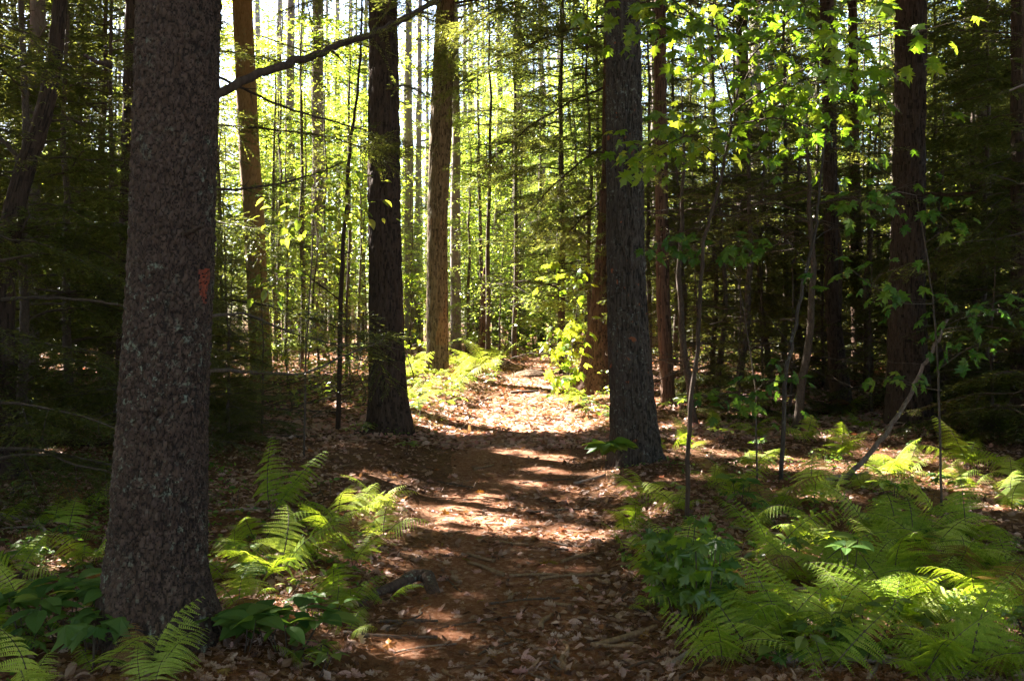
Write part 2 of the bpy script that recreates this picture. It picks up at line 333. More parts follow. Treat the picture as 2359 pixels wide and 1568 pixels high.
# ------------------------------------------------------------------ leaf templates (x side, y along, z normal)
def fan(outline, zf=None):
    o = np.array(outline, float); z = np.zeros(len(o)) if zf is None else np.array([zf(*q) for q in o])
    V = np.vstack([[0, .42, .0], np.c_[o, z]]); n = len(o); i = np.arange(n)
    return V, np.stack([0 * i, i + 1, (i + 1) % n + 1], -1)
half = [(0, 0), (.10, .02), (.30, -.02), (.20, .16), (.50, .22), (.34, .34), (.52, .56), (.30, .50), (.16, .52), (.22, .72), (.10, .78)]
T_MAPLE = fan(half + [(0, 1)] + [(-x, y) for x, y in half[:0:-1]], lambda x, y: -.5 * abs(x) ** 1.2 - .3 * y * y + .06 * math.sin(9 * x + 5 * y))
hv = [(0, 0), (.16, .12), (.27, .33), (.28, .52), (.20, .75), (.08, .93)]
T_OVAL = fan(hv + [(0, 1.04)] + [(-x, y) for x, y in hv[:0:-1]], lambda x, y: .28 * abs(x) - .2 * y * y)
T_SMALL = (np.array([[0, 0, 0], [.3, .45, .05], [0, 1, -.08], [-.3, .45, .05]]), np.array([[0, 1, 2, 3]]))
T_DIA = (np.array([[0, 0, 0], [.15, .45, 0], [0, 1, 0], [-.15, .45, 0]]), np.array([[0, 1, 2, 3]]))
T_CARD = (np.array([[-.18, 0, 0], [.32, .35, .08], [.12, 1, -.05], [-.34, .6, .06]]), np.array([[0, 1, 2, 3]]))
oh = [(0, 0), (.07, .08), (.24, .16), (.10, .27), (.32, .40), (.13, .50), (.33, .66), (.12, .72), (.16, .88)]
T_OAK = fan(oh + [(0, 1)] + [(-x, y) for x, y in oh[:0:-1]], lambda x, y: .9 * x * x + .15 * (y - .5) ** 2)
T_NEEDLE = (np.array([[-.006, 0, 0], [.006, 0, 0], [.006, .5, .06], [-.006, .5, .06], [.004, 1, 0], [-.004, 1, 0]]), np.array([[0, 1, 2, 3], [3, 2, 4, 5]]))

# ------------------------------------------------------------------ trunks
def trunk_mesh(pts, mats, sides=28, dz=.08, kind="furrow", amp=.008, flare=.35, lobes=5, seed=0, origin=(0, 0), fine_top=None, matfn=None):
    pts = np.array(pts, float) - np.array([origin[0], origin[1], 0, 0]); o = np.argsort(pts[:, 2]); pts = pts[o]
    z0, z1 = pts[0, 2], pts[-1, 2]
    zs = np.arange(z0, fine_top if fine_top else z1, dz)
    if fine_top: zs = np.concatenate([zs, np.arange(fine_top, z1, .12)])
    zs = np.append(zs, z1)
    c = np.stack([np.interp(zs, pts[:, 2], pts[:, k]) for k in (0, 1, 3)], -1)
    k = max(3, int(.5 / dz) | 1)
    if not fine_top and len(zs) > 3 * k:
        pad = np.pad(c, ((k // 2, k // 2), (0, 0)), 'edge'); c = np.stack([np.convolve(pad[:, q], np.ones(k) / k, 'valid') for q in range(3)], -1)
    th = np.arange(sides) * 2 * math.pi / sides
    h = zs - z0; r = c[:, 2:3] * np.ones((1, sides))
    fl = np.exp(-np.maximum(h - .12, 0) / .22)[:, None]
    r = r * (1 + flare * fl * (.55 + .45 * np.cos(lobes * th + seed) * np.cos(2 * th + seed * 1.7))[None])
    cx, cyy = np.cos(th)[None] * np.ones((len(zs), 1)), np.sin(th)[None] * np.ones((len(zs), 1))
    zz = zs[:, None] * np.ones((1, sides)); q = np.stack([cx * r, cyy * r, zz], -1)
    r = r * (1 + .05 * (fbm(q * np.array([5, 5, 1.2]), 2, seed) - .5)); fld = np.full(r.shape, .5)
    if kind == 'flake':
        qq = q * np.array([54, 54, 28]) + .9 * (fbm(q * 30, 2, seed + 3)[..., None] - .5) * 2
        d1, d2, idv = worley(qq, seed); e = np.clip((d2 - d1) * 3.2, 0, 1)
        fld = np.clip(e * (.45 + .55 * idv), 0, 1); rid = np.clip(np.abs(fbm(q * np.array([26, 26, 3.2]), 3, seed + 7) - .5) * 9, 0, 1) * sstep(2.6, .3, zz); fld = fld * (1 - .55 * (1 - rid) * sstep(2.6, .3, zz)); r = r - amp * 1.1 * (1 - rid) * sstep(2.6, .3, zz) + amp * (e * (.35 + .85 * idv) + .35 * (fbm(q * 130, 2, seed) - .5) - .5)
    elif kind == 'furrow':
        n1 = fbm(q * np.array([42, 42, 5]), 3, seed); fld = np.clip(np.abs(n1 - .5) * 6, 0, 1) * .85; r = r + amp * (np.clip(np.abs(n1 - .5) * 5, 0, 1) - .5) * 1.4 + amp * .5 * (fbm(q * 90, 2, seed) - .5)
    else: r = r + amp * (fbm(q * 30, 2, seed) - .5)
    V = np.stack([c[:, 0:1] + cx * r, c[:, 1:2] + cyy * r, zz], -1)
    n = len(zs); i = np.arange(n - 1)[:, None] * sides; j = np.arange(sides)[None]; kk = (j + 1) % sides; fv = fld[:-1].ravel()
    Fq = np.stack([i + j, i + kk, i + sides + kk, i + sides + j], -1).reshape(-1, 4); Vf = V.reshape(-1, 3)
    b = MB(); b.add(Vf, Fq, 0, fv)
    if matfn is not None:
        cen = Vf[Fq].mean(1); mk = matfn(cen + np.array([origin[0], origin[1], 0])); mk = mk & ((fv > .06) | (kind != 'flake')); b.F = []
        b.F.append((Fq[~mk], 0, fv[~mk].astype(np.float32))); b.F.append((Fq[mk], 1, fv[mk].astype(np.float32)))
    top = np.vstack([V[-1], V[-1].mean(0)]); b.add(top, [[jj, (jj + 1) % sides, sides] for jj in range(sides)])
    return b
def outline_pts(rows, D, top=17.0, rtop=.05, base_z=None, lean_d=0.0):
    """rows: (py, x_left, x_right) of the trunk at distance D, lowest row first"""
    out = []
    for py, a, b in rows:
        c = P((a + b) / 2, py, D); out.append([c[0], D, c[2], (b - a) / 2 / F * D])
    out.sort(key=lambda t: t[2])
    lo, hi = out[0], out[-1]
    if base_z is not None and lo[2] > base_z: out.insert(0, [lo[0], D, base_z - .1, lo[3] * 1.05])
    else: out[0][2] = min(out[0][2], base_z - .1)
    dz = hi[2] - lo[2]; sx = np.clip((hi[0] - lo[0]) / max(dz, .5), -.04, .04)
    steps = [.33, .66, 1]
    for s in steps: out.append([hi[0] + sx * (top - hi[2]) * s, D, hi[2] + (top - hi[2]) * s, hi[3] + (rtop - hi[3]) * s])
    return out
TALL = []                                           # x, y, z-top, object, branch material -> crowns are added later
def hero_tree(name, rows, base_px, D=None, mats=('b_dark',), top=17, label='', cat='tree', mark=None, crown=True, origin=True, cut=None, **kw):
    gpt = G(*base_px); D = D or gpt[1]; bz = float(terr((base_px[0] - CX) / F * D, D))
    pts = outline_pts(rows, D, cut or top, kw.pop('rtop', .05), bz)
    org = (pts[0][0], D)
    e = empty(name, (org[0], org[1], 0))
    t = trunk_mesh(pts, None, origin=org, **kw).build('trunk', [M[m] for m in mats], e, True)
    tag(e, label, cat)
    if mark: landmark(e, mark, org)
    if crown: TALL.append([org[0], D, top, e, pts])
    e['_p'] = 0; del e['_p']
    return e, pts, org
def branch(parent, org, pts, r0, r1, mat, name='branch', twigs=0, sides=6, fol=None, seed=0, tl=.35):
    """a limb along world points; org = location of its parent"""
    pts = np.array(pts, float); k = len(pts); t = np.linspace(0, k - 1, k * 5)
    q = np.stack([np.interp(t, np.arange(k), pts[:, c]) for c in range(3)], -1)
    q[1:-1] = (q[:-2] + 2 * q[1:-1] + q[2:]) / 4; q += min(.006, r0 * .22) * rng.normal(size=q.shape); q[0] = pts[0]
    q = q - np.array([org[0], org[1], org[2] if len(org) > 2 else 0]); b = MB(); b.tube(q, np.linspace(r0, r1, len(q)), sides)
    L_ = np.linalg.norm(q[-1] - q[0]); ax = (q[-1] - q[0]) / L_
    for _ in range(twigs):
        i = rng.integers(len(q) // 6, len(q)); d = np.cross(ax, randdir(1)[0]); d /= np.linalg.norm(d); d[2] *= .35; d += ax * U(.2, .9)
        ln = U(.1, .5) * L_ * tl; s = np.linspace(0, 1, 5)[:, None]; w = q[i] + d * ln * s + np.array([0, 0, -.12 * ln]) * s ** 2 + .02 * ln * rng.normal(size=(5, 3)) * s
        b.tube(w, np.linspace(r1 * .8, .0012, 5), 4)
        if fol: conifer_on(b, w, ln * .55, .05, fol)
    if fol: conifer_on(b, q[len(q) // 4:], .35, .06, fol)
    o = b.build(name, [M[mat], M['hem']], parent, True); return o

# ------------------------------------------------------------------ conifer foliage
def conifer_on(b, line, width, step, size=.035, mat=1, var0=.5, flat=.12, keep=1.0, spread=.6):
    """flat needle sprays on both sides of a branch line"""
    line = np.asarray(line); seg = np.linalg.norm(np.diff(line, axis=0), axis=1); cum = np.r_[0, np.cumsum(seg)]; L_ = cum[-1]
    t = np.arange(step, L_, step); n = len(t)
    if n < 2: return
    t = t + U(-.3, .3, n) * step
    C = np.stack([np.interp(t, cum, line[:, k]) for k in range(3)], -1); d = np.gradient(C, axis=0); d /= np.linalg.norm(d, axis=1)[:, None] + 1e-9
    up = np.array([0, 0, 1.]) + .25 * rng.normal(size=(n, 3)); side = np.cross(d, up); side /= np.linalg.norm(side, axis=1)[:, None] + 1e-9
    u = t / L_; wl_ = width * (.25 + 1.3 * np.minimum(u * 2.2, 1 - u * .92).clip(0)) * U(.55, 1.1, n)
    m = max(3, int(width * 1.0 / (size * .62)))
    PP, DD, SZ = [], [], []
    for sg in (-1, 1):
        wd = sg * side * .8 + d * .62 + np.c_[np.zeros((n, 2)), U(-.22, .08, n)]; wd /= np.linalg.norm(wd, axis=1)[:, None]
        for j in range(m):
            s = (j + .6) / m * width; ok = (s < wl_) & (rng.random(n) < keep)
            base = C + wd * s; base[:, 2] -= .25 * s * s / max(width, .1)
            for s2 in (-1, 1):
                nd = wd * .75 + s2 * np.cross(wd, np.array([0, 0, 1.])) * spread + flat * rng.normal(size=(n, 3))
                PP.append(base[ok]); DD.append(nd[ok]); SZ.append(np.full(ok.sum(), size) * (1.15 - .35 * j / m))
    if not PP: return
    PP, DD, SZ = np.concatenate(PP), np.concatenate(DD), np.concatenate(SZ); k = len(PP)
    if not k: return
    R = frames(DD, np.array([0, 0, 1.]) + .35 * rng.normal(size=(k, 3))) * (SZ * U(.7, 1.3, k))[:, None, None]
    b.inst(T_DIA, R, PP, mat, np.clip(var0 + .16 * rng.normal(size=k) + U(-.12, .12), 0, 1))
def make_hemlock(h, zlow, blen, size, nb, fol='hem', dead=0, r0=.055, tip=.12, keep=1.0, step=.06):
    e = empty('hemlock_tree'); t = MB(); zz = np.linspace(-.15, h, 14); bend = np.cumsum(.03 * rng.normal(size=(14, 2)), 0)
    t.tube(np.c_[bend, zz], np.linspace(r0, .008, 14), 9); t.build('trunk', [M['b_twig']], e, True)
    b = MB()
    for i in range(nb):
        z = zlow + (h - zlow) * (i / nb) ** 1.1; a = U(0, 6.283); ln = blen * (1 - ((z - zlow * .5) / h)) ** .75 * U(.6, 1.15) + tip
        c = np.array([np.interp(z, zz, bend[:, 0]), np.interp(z, zz, bend[:, 1]), z]); s = np.linspace(0, 1, 9)[:, None]
        d = np.array([math.cos(a), math.sin(a), U(.0, .35)]); q = c + d * ln * s + np.array([0, 0, -U(.15, .42) * ln]) * s ** 2
        q += np.cumsum(.012 * ln * rng.normal(size=q.shape), 0); q[0] = c
        b.tube(q, np.linspace(.006 + .005 * ln, .002, 9), 4)
        ns = int(3 + ln * 4.6)
        for k in range(ns):
            u = .18 + .75 * (k + U(0, .8)) / ns; j = int(u * 8); p0 = q[j]; sg = 1 if k % 2 else -1
            dd = (q[min(j + 1, 8)] - q[j]); dd /= np.linalg.norm(dd) + 1e-9; sd = np.cross(dd, [0, 0, 1]) * sg
            l2 = ln * .42 * (1.1 - u) * U(.7, 1.2) + .06; s2 = np.linspace(0, 1, 6)[:, None]; w = p0 + (dd * .6 + sd * .8) * l2 * s2 + np.array([0, 0, -.3 * l2]) * s2 ** 2
            b.tube(w, np.linspace(.004, .0015, 6), 3)
            conifer_on(b, w, min(.26, l2 * .5), step, size, 1, keep=keep)
        conifer_on(b, q[2:], min(.2, ln * .22), step, size, 1, keep=keep)
    for i in range(dead):
        z = U(.3, max(zlow, 1.2) + 1); a = U(0, 6.283); ln = blen * U(.4, 1.0); s = np.linspace(0, 1, 8)[:, None]
        q = np.array([0, 0, z]) + np.array([math.cos(a), math.sin(a), U(-.1, .25)]) * ln * s + np.array([0, 0, -.25 * ln]) * s ** 2 + np.cumsum(.02 * ln * rng.normal(size=(8, 3)), 0)
        q[0] = [0, 0, z]; b.tube(q, np.linspace(.009, .0016, 8), 4)
        for k in range(9):
            j = rng.integers(2, 8); dd = randdir(1)[0] * np.array([1, 1, .4]); b.tube(q[j] + dd * U(.1, .5) * s[[0, 3, 5, 7]] + .02 * rng.normal(size=(4, 3)) * s[[0, 3, 5, 7]], np.linspace(.003, .001, 4), 3)
    b.build('crown', [M['b_twig'], M[fol]], e, False); return e
def make_sapling(h, leafs, lsize, fol='beech', tm=T_SMALL, stem='b_twig', spread=.9, layers=9, zlow=.5):
    e = empty('sapling'); t = MB(); zz = np.linspace(-.08, h, 10); bend = np.cumsum(.045 * rng.normal(size=(10, 2)), 0)
    t.tube(np.c_[bend, zz], np.linspace(.006 + .005 * h, .003, 10), 6); t.build('stem', [M[stem]], e, True)
    b = MB()
    for i in range(layers):
        z = zlow + (h - zlow) * (i + U(0, .7)) / layers; a = i * 2.4 + U(-.4, .4); ln = spread * (1.05 - .6 * z / h) * U(.7, 1.2)
        c = np.array([np.interp(z, zz, bend[:, 0]), np.interp(z, zz, bend[:, 1]), z]); s = np.linspace(0, 1, 7)[:, None]
        q = c + np.array([math.cos(a), math.sin(a), U(.15, .6)]) * ln * s + np.array([0, 0, -.25 * ln]) * s ** 2; b.tube(q, np.linspace(.006, .0018, 7), 4)
        n = int(leafs / layers); u = U(.2, 1, n); sp = .22 * ln + .04
        base = np.stack([np.interp(u, s[:, 0], q[:, k]) for k in range(3)], -1) + rng.normal(size=(n, 3)) * np.array([sp, sp, sp * .35])
        d = base - np.array([*c[:2], z - .1]); d[:, 2] = d[:, 2] * .3 - .12 * ln; d += .5 * ln * rng.normal(size=(n, 3)) * np.array([1, 1, .4])
        R = frames(d, np.array([0, 0, 1.]) + .38 * rng.normal(size=(n, 3))) * (lsize * U(.6, 1.25, n))[:, None, None]
        b.inst(tm, R, base, 1, np.clip(.45 + .22 * rng.normal(size=n), 0, 1))
    b.build('foliage', [M['b_twig'], M[fol]], e); return e

# ------------------------------------------------------------------ ferns
def frond_mesh(seed, droop, npin=15, w=.36):
    r = np.random.default_rng(seed); b = MB()
    t = np.linspace(0, 1, 14); x = .05 * np.sin(t * 2.5 + seed) * t; ang = 1.15 - droop * t ** 1.3; dy = np.cos(ang); dz = np.sin(ang)
    y = np.r_[0, np.cumsum((dy[1:] + dy[:-1]) / 2)] / 13; z = np.r_[0, np.cumsum((dz[1:] + dz[:-1]) / 2)] / 13
    line = np.c_[x, y, z]; b.tube(line, np.linspace(.007, .0015, 14), 4, 0)
    PT = (np.array([[-.22, 0, 0], [.22, 0, 0], [.3, .5, .03], [0, 1, -.06], [-.3, .5, .03]]), np.array([[0, 1, 2, 3, 4]]))
    for i in range(npin):
        u = .2 + .8 * (i / npin); c = np.array([np.interp(u, t, line[:, k]) for k in range(3)]); d = np.array([np.interp(min(u + .04, 1), t, line[:, k]) - np.interp(u - .04, t, line[:, k]) for k in range(3)]); d /= np.linalg.norm(d)
        v = (u - .2) / .8; l = w * (min(1, .55 + v * 2.2) * (1 - v) ** .8 + .02) * r.uniform(.85, 1.1)
        for sg in (-1, 1):
            sd = np.cross(d, [0, 0, 1]); sd /= np.linalg.norm(sd); sd = sg * sd * .93 + d * .33 + np.array([0, 0, -.15 + .12 * r.normal()]); sd /= np.linalg.norm(sd)
            m = max(3, int(l / .017)); s = (np.arange(m) + .5) / m; nrm = np.cross(sd, d) * sg; nrm = nrm * np.sign(nrm[2] + 1e-6)
            base = c + sd * (l * s)[:, None] + np.array([0, 0, -1.]) * (.35 * l * s ** 2)[:, None]
            pl = .0255 * (1 - s * .7) * (.5 + l * 1.9)
            for s2 in (-1, 1):
                dd = np.cross(nrm, sd) * s2 + sd * .55 + .06 * r.normal(size=(m, 3))
                b.inst(PT, frames(dd, np.broadcast_to(nrm, (m, 3)) + .08 * r.normal(size=(m, 3))) * (pl * 1.25)[:, None, None], base, 1, np.clip(r.uniform(.25, .65) + .1 * r.normal(size=m), 0, 1))
            b.add(np.array([c, c + d * .012, base[-1] + sd * .02, base[-1] + sd * .02 - d * .003]), [[0, 1, 2, 3]], 1, .35)
    return b.mesh('frond', [M['b_twig'], M['fern']])
FR = [frond_mesh(1, .9), frond_mesh(2, 1.35), frond_mesh(3, 1.7, 16, .33), frond_mesh(4, 1.15, 13, .42), frond_mesh(5, 2.1, 14, .38), frond_mesh(6, .55, 16, .36)]
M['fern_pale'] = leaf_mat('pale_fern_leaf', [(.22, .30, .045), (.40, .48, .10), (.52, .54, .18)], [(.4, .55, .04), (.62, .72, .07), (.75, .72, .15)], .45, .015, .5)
M['fern_brown'] = leaf_mat('browned_fern_leaf', [(.16, .08, .03), (.25, .14, .05), (.36, .26, .08)], [(.2, .1, .03), (.3, .18, .05), (.45, .36, .08)], .35, .02)
FRP = []
for q in FR: w = q.copy(); w.materials[1] = M['fern_pale']; FRP.append(w)
FRB = []
for q in FR: w = q.copy(); w.materials[1] = M['fern_brown']; FRB.append(w)
def fern(p, n, size, az=None, spread=6.28, kinds=(0, 1, 2, 3, 4), desc='yellow-green fern'):
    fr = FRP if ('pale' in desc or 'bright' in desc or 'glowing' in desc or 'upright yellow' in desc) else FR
    e = empty('fern', p, 0)
    a0 = U(0, 6.28) if az is None else az
    for i in range(n):
        set_ = FRB if rng.random() < .07 else (FRP if rng.random() < .12 else fr)
        o = bpy.data.objects.new('frond', set_[kinds[int(rng.integers(len(kinds)))]]); COL.objects.link(o); o.parent = e
        s = size * U(.5, 1.2); o.scale = (s, s, s); o.rotation_euler = (U(-.25, .25), U(-.4, .4), a0 + (spread * (i / n - .5) if n > 1 else 0) + U(-.25, .25))
        o.location = (U(-.03, .03), U(-.03, .03), -.01)
    pend(e, desc, 'fern', 'ferns on the forest floor'); return e

# ------------------------------------------------------------------ low leafy plants
def leafy(p, n, h, tm, lsize, fol, whorl=5, spread=.18, name='leafy_plant', desc='dark green leafy plant', tilt=.25, tiers=1):
    e = empty(name, p)
    for i in range(n):
        a = U(0, 6.28); rr = spread * math.sqrt(U(0, 1)) if n > 1 else 0; hh = h * U(.65, 1.1)
        top = np.array([math.cos(a) * rr, math.sin(a) * rr, hh]); s = np.linspace(0, 1, 5)[:, None]
        st = MB(); st.tube(np.array([top[0] * .3, top[1] * .3, -.02]) * (1 - s) + top * s + np.array([.02, 0, 0]) * s * (1 - s), .0028, 5); st.build('stem', [M['b_twig']], e, True)
        b = MB(); k = whorl; az = np.arange(k) * 6.283 / k + U(0, 6); d = np.stack([np.cos(az), np.sin(az), U(-.25, .25, k)], -1)
        for tier in range(tiers):
            fr = 1 - tier * .24; az = az + 1.1; d = np.stack([np.cos(az), np.sin(az), U(-.25 - .35 * (tiers > 1), .25, k)], -1); at = np.array([top[0] * (.3 + .7 * fr), top[1] * (.3 + .7 * fr), hh * fr])
            R = frames(d, np.array([0, 0, 1.]) + tilt * rng.normal(size=(k, 3))) * (lsize * U(.7, 1.15, k))[:, None, None]
            b.inst(tm, R, at + d * .02, 0, np.clip(.4 + .2 * rng.normal(size=k), 0, 1))
        b.build('leaf_whorl', [M[fol]], e)
    pend(e, desc, 'plant', 'low leafy plants'); return e

# ------------------------------------------------------------------ gaps cut into the canopy so the sun reaches chosen patches of ground
def ell(px, py, rx, ry, s):
    c = G(px, py); a = G(px, py + ry); b = G(px, py - ry); return (c[0], c[1], rx / F * c[1], max((b[1] - a[1]) / 2, .25), s)
HOLES = [ell(1180, 945, 200, 40, 1.0), ell(1010, 900, 120, 60, 1.), ell(1230, 880, 90, 40, .9), ell(1420, 955, 100, 36, .9), ell(1600, 945, 130, 26, .5), ell(1110, 1035, 170, 35, .34), ell(1260, 1128, 110, 18, .7),
         ell(830, 1190, 90, 50, .75), ell(905, 1290, 110, 42, .95), ell(1000, 1430, 90, 18, .5), ell(130, 1030, 90, 15, .8), ell(720, 1030, 60, 25, .45), ell(1800, 1060, 320, 70, .48), ell(2080, 1430, 330, 80, .45), ell(2160, 1180, 260, 70, .52), ell(1820, 1300, 220, 60, .44), ell(660, 1290, 170, 80, .5), ell(150, 1330, 140, 60, .4),
         ell(2250, 1440, 110, 30, .6), ell(1150, 1290, 60, 14, .45), ell(1900, 940, 120, 18, .3), ell(1320, 1230, 60, 20, .3)]
LEAFLIT = [(1.9, 6.2, 3.3, 1.0, .6), (-2.2, 10.3, 2.7, 1.2, .95), (1.0, 6.3, 3.1, .5, .6), (3.0, 5.6, 3.4, .6, .8), (1.0, 16.3, 1.3, .9, .9), (-1.4, 9.0, 2.6, .6, .5)]
def gap(p):                                        # True where a leaf at p (n,3) is missing
    g0 = p - SUN * ((p[:, 2] - np.interp(p[:, 1], HY_, HZ_) - .1) / SUN[2])[:, None]; x, y = g0[:, 0], g0[:, 1]; m = np.zeros(len(p))
    for cx, cy_, rx, ry, s in HOLES:
        d = ((x - cx) / rx) ** 2 + ((y - cy_) / ry) ** 2; m = np.maximum(m, s * (d < 1.2))
    px = CX + F * x / np.maximum(y, 1)
    m = np.maximum(m, sstep(17, 20, y) * np.where((px > 480) & (px < 1480), .78, .60))
    u = np.clip((fbm(np.stack([x * 1.7, y * 1.7, 0 * x], -1), 3, 33) - .27) / .46, 0, .99); m = np.maximum(m, .06)
    for qx, qy, qz, r_, s in LEAFLIT:
        w = p - np.array([qx, qy, qz]); t = w @ SUN; dist = np.linalg.norm(w - t[:, None] * SUN, axis=1); m = np.maximum(m, s * ((dist < r_) & (t > r_ * .8)))
    return (u < m) & (rng.random(len(p)) > .04)
def prune(o, part):
    """a crown standing in a shaft of light loses the leaves the light comes through"""
    c = [k for k in o.children if k.name.split('.')[0] == part][0]; me = c.data; nv, nf = len(me.vertices), len(me.polygons)
    co = np.empty(nv * 3, np.float32); me.vertices.foreach_get('co', co); co = co.reshape(-1, 3).astype(float)
    st = np.empty(nf, np.int32); me.polygons.foreach_get('loop_start', st); tt = np.empty(nf, np.int32); me.polygons.foreach_get('loop_total', tt)
    lv = np.empty(len(me.loops), np.int32); me.loops.foreach_get('vertex_index', lv); mi = np.empty(nf, np.int32); me.polygons.foreach_get('material_index', mi)
    va = np.empty(nf, np.float32); me.attributes['var'].data.foreach_get('value', va)
    cen = co[lv[st]]; rz = o.rotation_euler[2]; Rz = np.array([[math.cos(rz), -math.sin(rz), 0], [math.sin(rz), math.cos(rz), 0], [0, 0, 1]]); k = o.scale[0]
    wp = cen @ Rz.T * k + np.array(o.location[:]); cut = gap(wp) & (wp[:, 2] > o.location[2] + .5)
    if cut.mean() < .004: return
    b = MB(); b.V = [co]; b.n = nv
    for t in np.unique(tt):
        for q in (0, 1):
            s = (tt == t) & (mi == q) & ~cut
            if s.any(): b.F.append((lv[st[s][:, None] + np.arange(t)[None]].astype(np.int64), q, va[s]))
    # drop the points no face uses
    used = np.zeros(nv, bool)
    for f, _, _ in b.F: used[f.ravel()] = True
    remap = np.cumsum(used) - 1; b.F = [(remap[f], q, v) for f, q, v in b.F]; b.V = [co[used]]
    c.data = b.mesh(part, list(me.materials))

# ------------------------------------------------------------------ the named trees
T1_D = G(365, 1475)[1]
def in_blaze(c):
    px = CX + F * c[:, 0] / c[:, 1]; py = HY - F * (c[:, 2] - CH) / c[:, 1]
    ed = 3 * (vnoise(c * 70, 4) - .5) + 4 * (vnoise(c * 22, 6) - .5)
    w = np.interp(py, [616, 650, 676, 698], [13, 12, 8, 3]) + ed
    return (np.abs(px - np.interp(py, [620, 700], [470, 471])) < w) & (py > 620 + ed) & (py < 699 + ed) & (c[:, 1] < T1_D)
t1, p1, o1 = hero_tree('rough_tree', [(1500, 240, 492), (1420, 243, 482), (1300, 252, 470), (1000, 272, 475), (600, 298, 490), (300, 310, 497), (0, 320, 505)], (365, 1475),
    mats=('b_rough', 'paint'), top=18, sides=230, dz=.0068, fine_top=3.3, kind='flake', amp=.0105, flare=.34, lobes=5, seed=3, matfn=in_blaze, rtop=.08,
    label='thick scaly grey-brown trunk with an orange paint mark, standing close by left of the path', mark='the orange-marked trunk')
t3, p3, o3 = hero_tree('dark_tree', [(990, 852, 948), (900, 850, 935), (600, 850, 923), (350, 848, 920), (100, 850, 915)], (900, 992), mats=('b_dark',), sides=72, dz=.03, kind='furrow', amp=.016, flare=.32, seed=5,
    label='straight nearly black trunk on the left edge of the path, its root spreading right', mark='the black trunk beside the path')
t7, p7, o7 = hero_tree('grey_tree', [(1050, 1408, 1518), (950, 1408, 1508), (900, 1406, 1502), (700, 1400, 1487), (400, 1398, 1479), (0, 1395, 1472)], (1463, 1062), mats=('b_grey',), sides=120, dz=.02, kind='furrow', amp=.018, flare=.3, seed=8,
    label='stout dark grey trunk with red flecks standing right of the path', mark='the stout grey trunk')
t8, p8, o8 = hero_tree('cedar_tree', [(880, 1330, 1420), (800, 1348, 1412), (650, 1367, 1410), (500, 1379, 1409), (400, 1386, 1409), (0, 1394, 1410)], (1378, 892), mats=('b_red',), sides=80, dz=.03, kind='furrow', amp=.022, flare=.5, lobes=6, seed=2,
    label='reddish stringy-barked trunk with a flared foot, half hidden behind the stout grey trunk', mark='the flared reddish trunk')
t4, p4, o4 = hero_tree('peeling_tree', [(800, 982, 1032), (500, 984, 1030), (300, 990, 1040), (0, 1005, 1047)], (1008, 815), D=19.5, mats=('b_peel', 'b_wood'), sides=64, dz=.04, kind='furrow', amp=.014, flare=.12, seed=11,
    matfn=lambda c: (fbm(np.stack([c[:, 0] * 5 + 3, c[:, 1] * 5, c[:, 2] * .8], -1), 3, 4) > .5) & (c[:, 1] < 19.5) & (c[:, 2] < 3.7) & (c[:, 2] > 1.2),
    label='pale trunk with peeling bark and bare tan wood behind the sunlit ferns', mark='the peeling trunk')
t2, p2, o2 = hero_tree('ochre_tree', [(870, 578, 628), (700, 571, 618), (500, 562, 608), (420, 556, 604), (400, 553, 600), (0, 535, 580)], (602, 880), D=17.5, mats=('b_ochre',), sides=48, dz=.05, kind='plain', amp=.006, flare=.15, seed=4,
    label='ochre-brown trunk leaning slightly left, seen just right of the orange-marked trunk', mark='the ochre trunk')
t13, p13, o13 = hero_tree('broad_tree', [(880, 2044, 2138), (700, 2049, 2127), (300, 2062, 2128), (0, 2064, 2132)], (2090, 900), D=13, mats=('b_dark',), sides=72, dz=.04, kind='furrow', amp=.02, flare=.2, seed=6,
    label='broad dark furrowed trunk at far right among low maple leaves', mark='the broad furrowed trunk')
t9, p9, o9 = hero_tree('slim_red_tree', [(900, 1522, 1553), (700, 1512, 1542), (350, 1508, 1536), (0, 1506, 1532)], (1540, 905), D=15, mats=('b_red',), sides=40, dz=.05, kind='furrow', amp=.012, flare=.2, seed=9,
    label='slim dark red trunk behind and right of the stout grey trunk', mark='the slim red trunk')
t11, p11, o11 = hero_tree('slim_dark_tree', [(910, 1914, 1958), (700, 1900, 1930), (150, 1893, 1924)], (1938, 915), D=15.5, mats=('b_dark',), sides=40, dz=.05, kind='furrow', amp=.012, flare=.3, seed=19,
    label='slim dark leaning trunk, nearer of the pair left of the broad furrowed trunk', mark='the slim leaning dark trunk')
hero_tree('pale_slim_tree', [(860, 1962, 1990), (600, 1958, 1984), (180, 1955, 1976)], (1975, 870), D=20, mats=('b_red',), sides=24, dz=.08, kind='furrow', amp=.01, flare=.15, seed=29,
    label='slim brown trunk between the leaning dark trunk and the broad furrowed trunk')
hero_tree('hidden_tree', [(850, 1700, 1730), (300, 1696, 1726), (0, 1694, 1720)], (1715, 870), D=22, mats=('b_dark',), sides=24, dz=.08, kind='furrow', amp=.012, flare=.1, seed=31,
    label='dim brown trunk far back between the slim red trunk and the slim leaning one')
hero_tree('edge_tree', [(950, 2328, 2372), (430, 2330, 2364), (0, 2330, 2360)], (2345, 960), D=12, mats=('b_dark',), sides=32, dz=.06, kind='furrow', amp=.012, flare=.2, seed=37,
    label='dark trunk cut off by the right edge of the picture')
hero_tree('shadowed_tree', [(950, 262, 304), (800, 268, 306), (450, 278, 316), (0, 290, 322)], (283, 955), D=12, mats=('b_dark',), sides=32, dz=.06, kind='furrow', amp=.012, flare=.2, seed=41,
    label='dark trunk peeping out just left behind the orange-marked trunk')
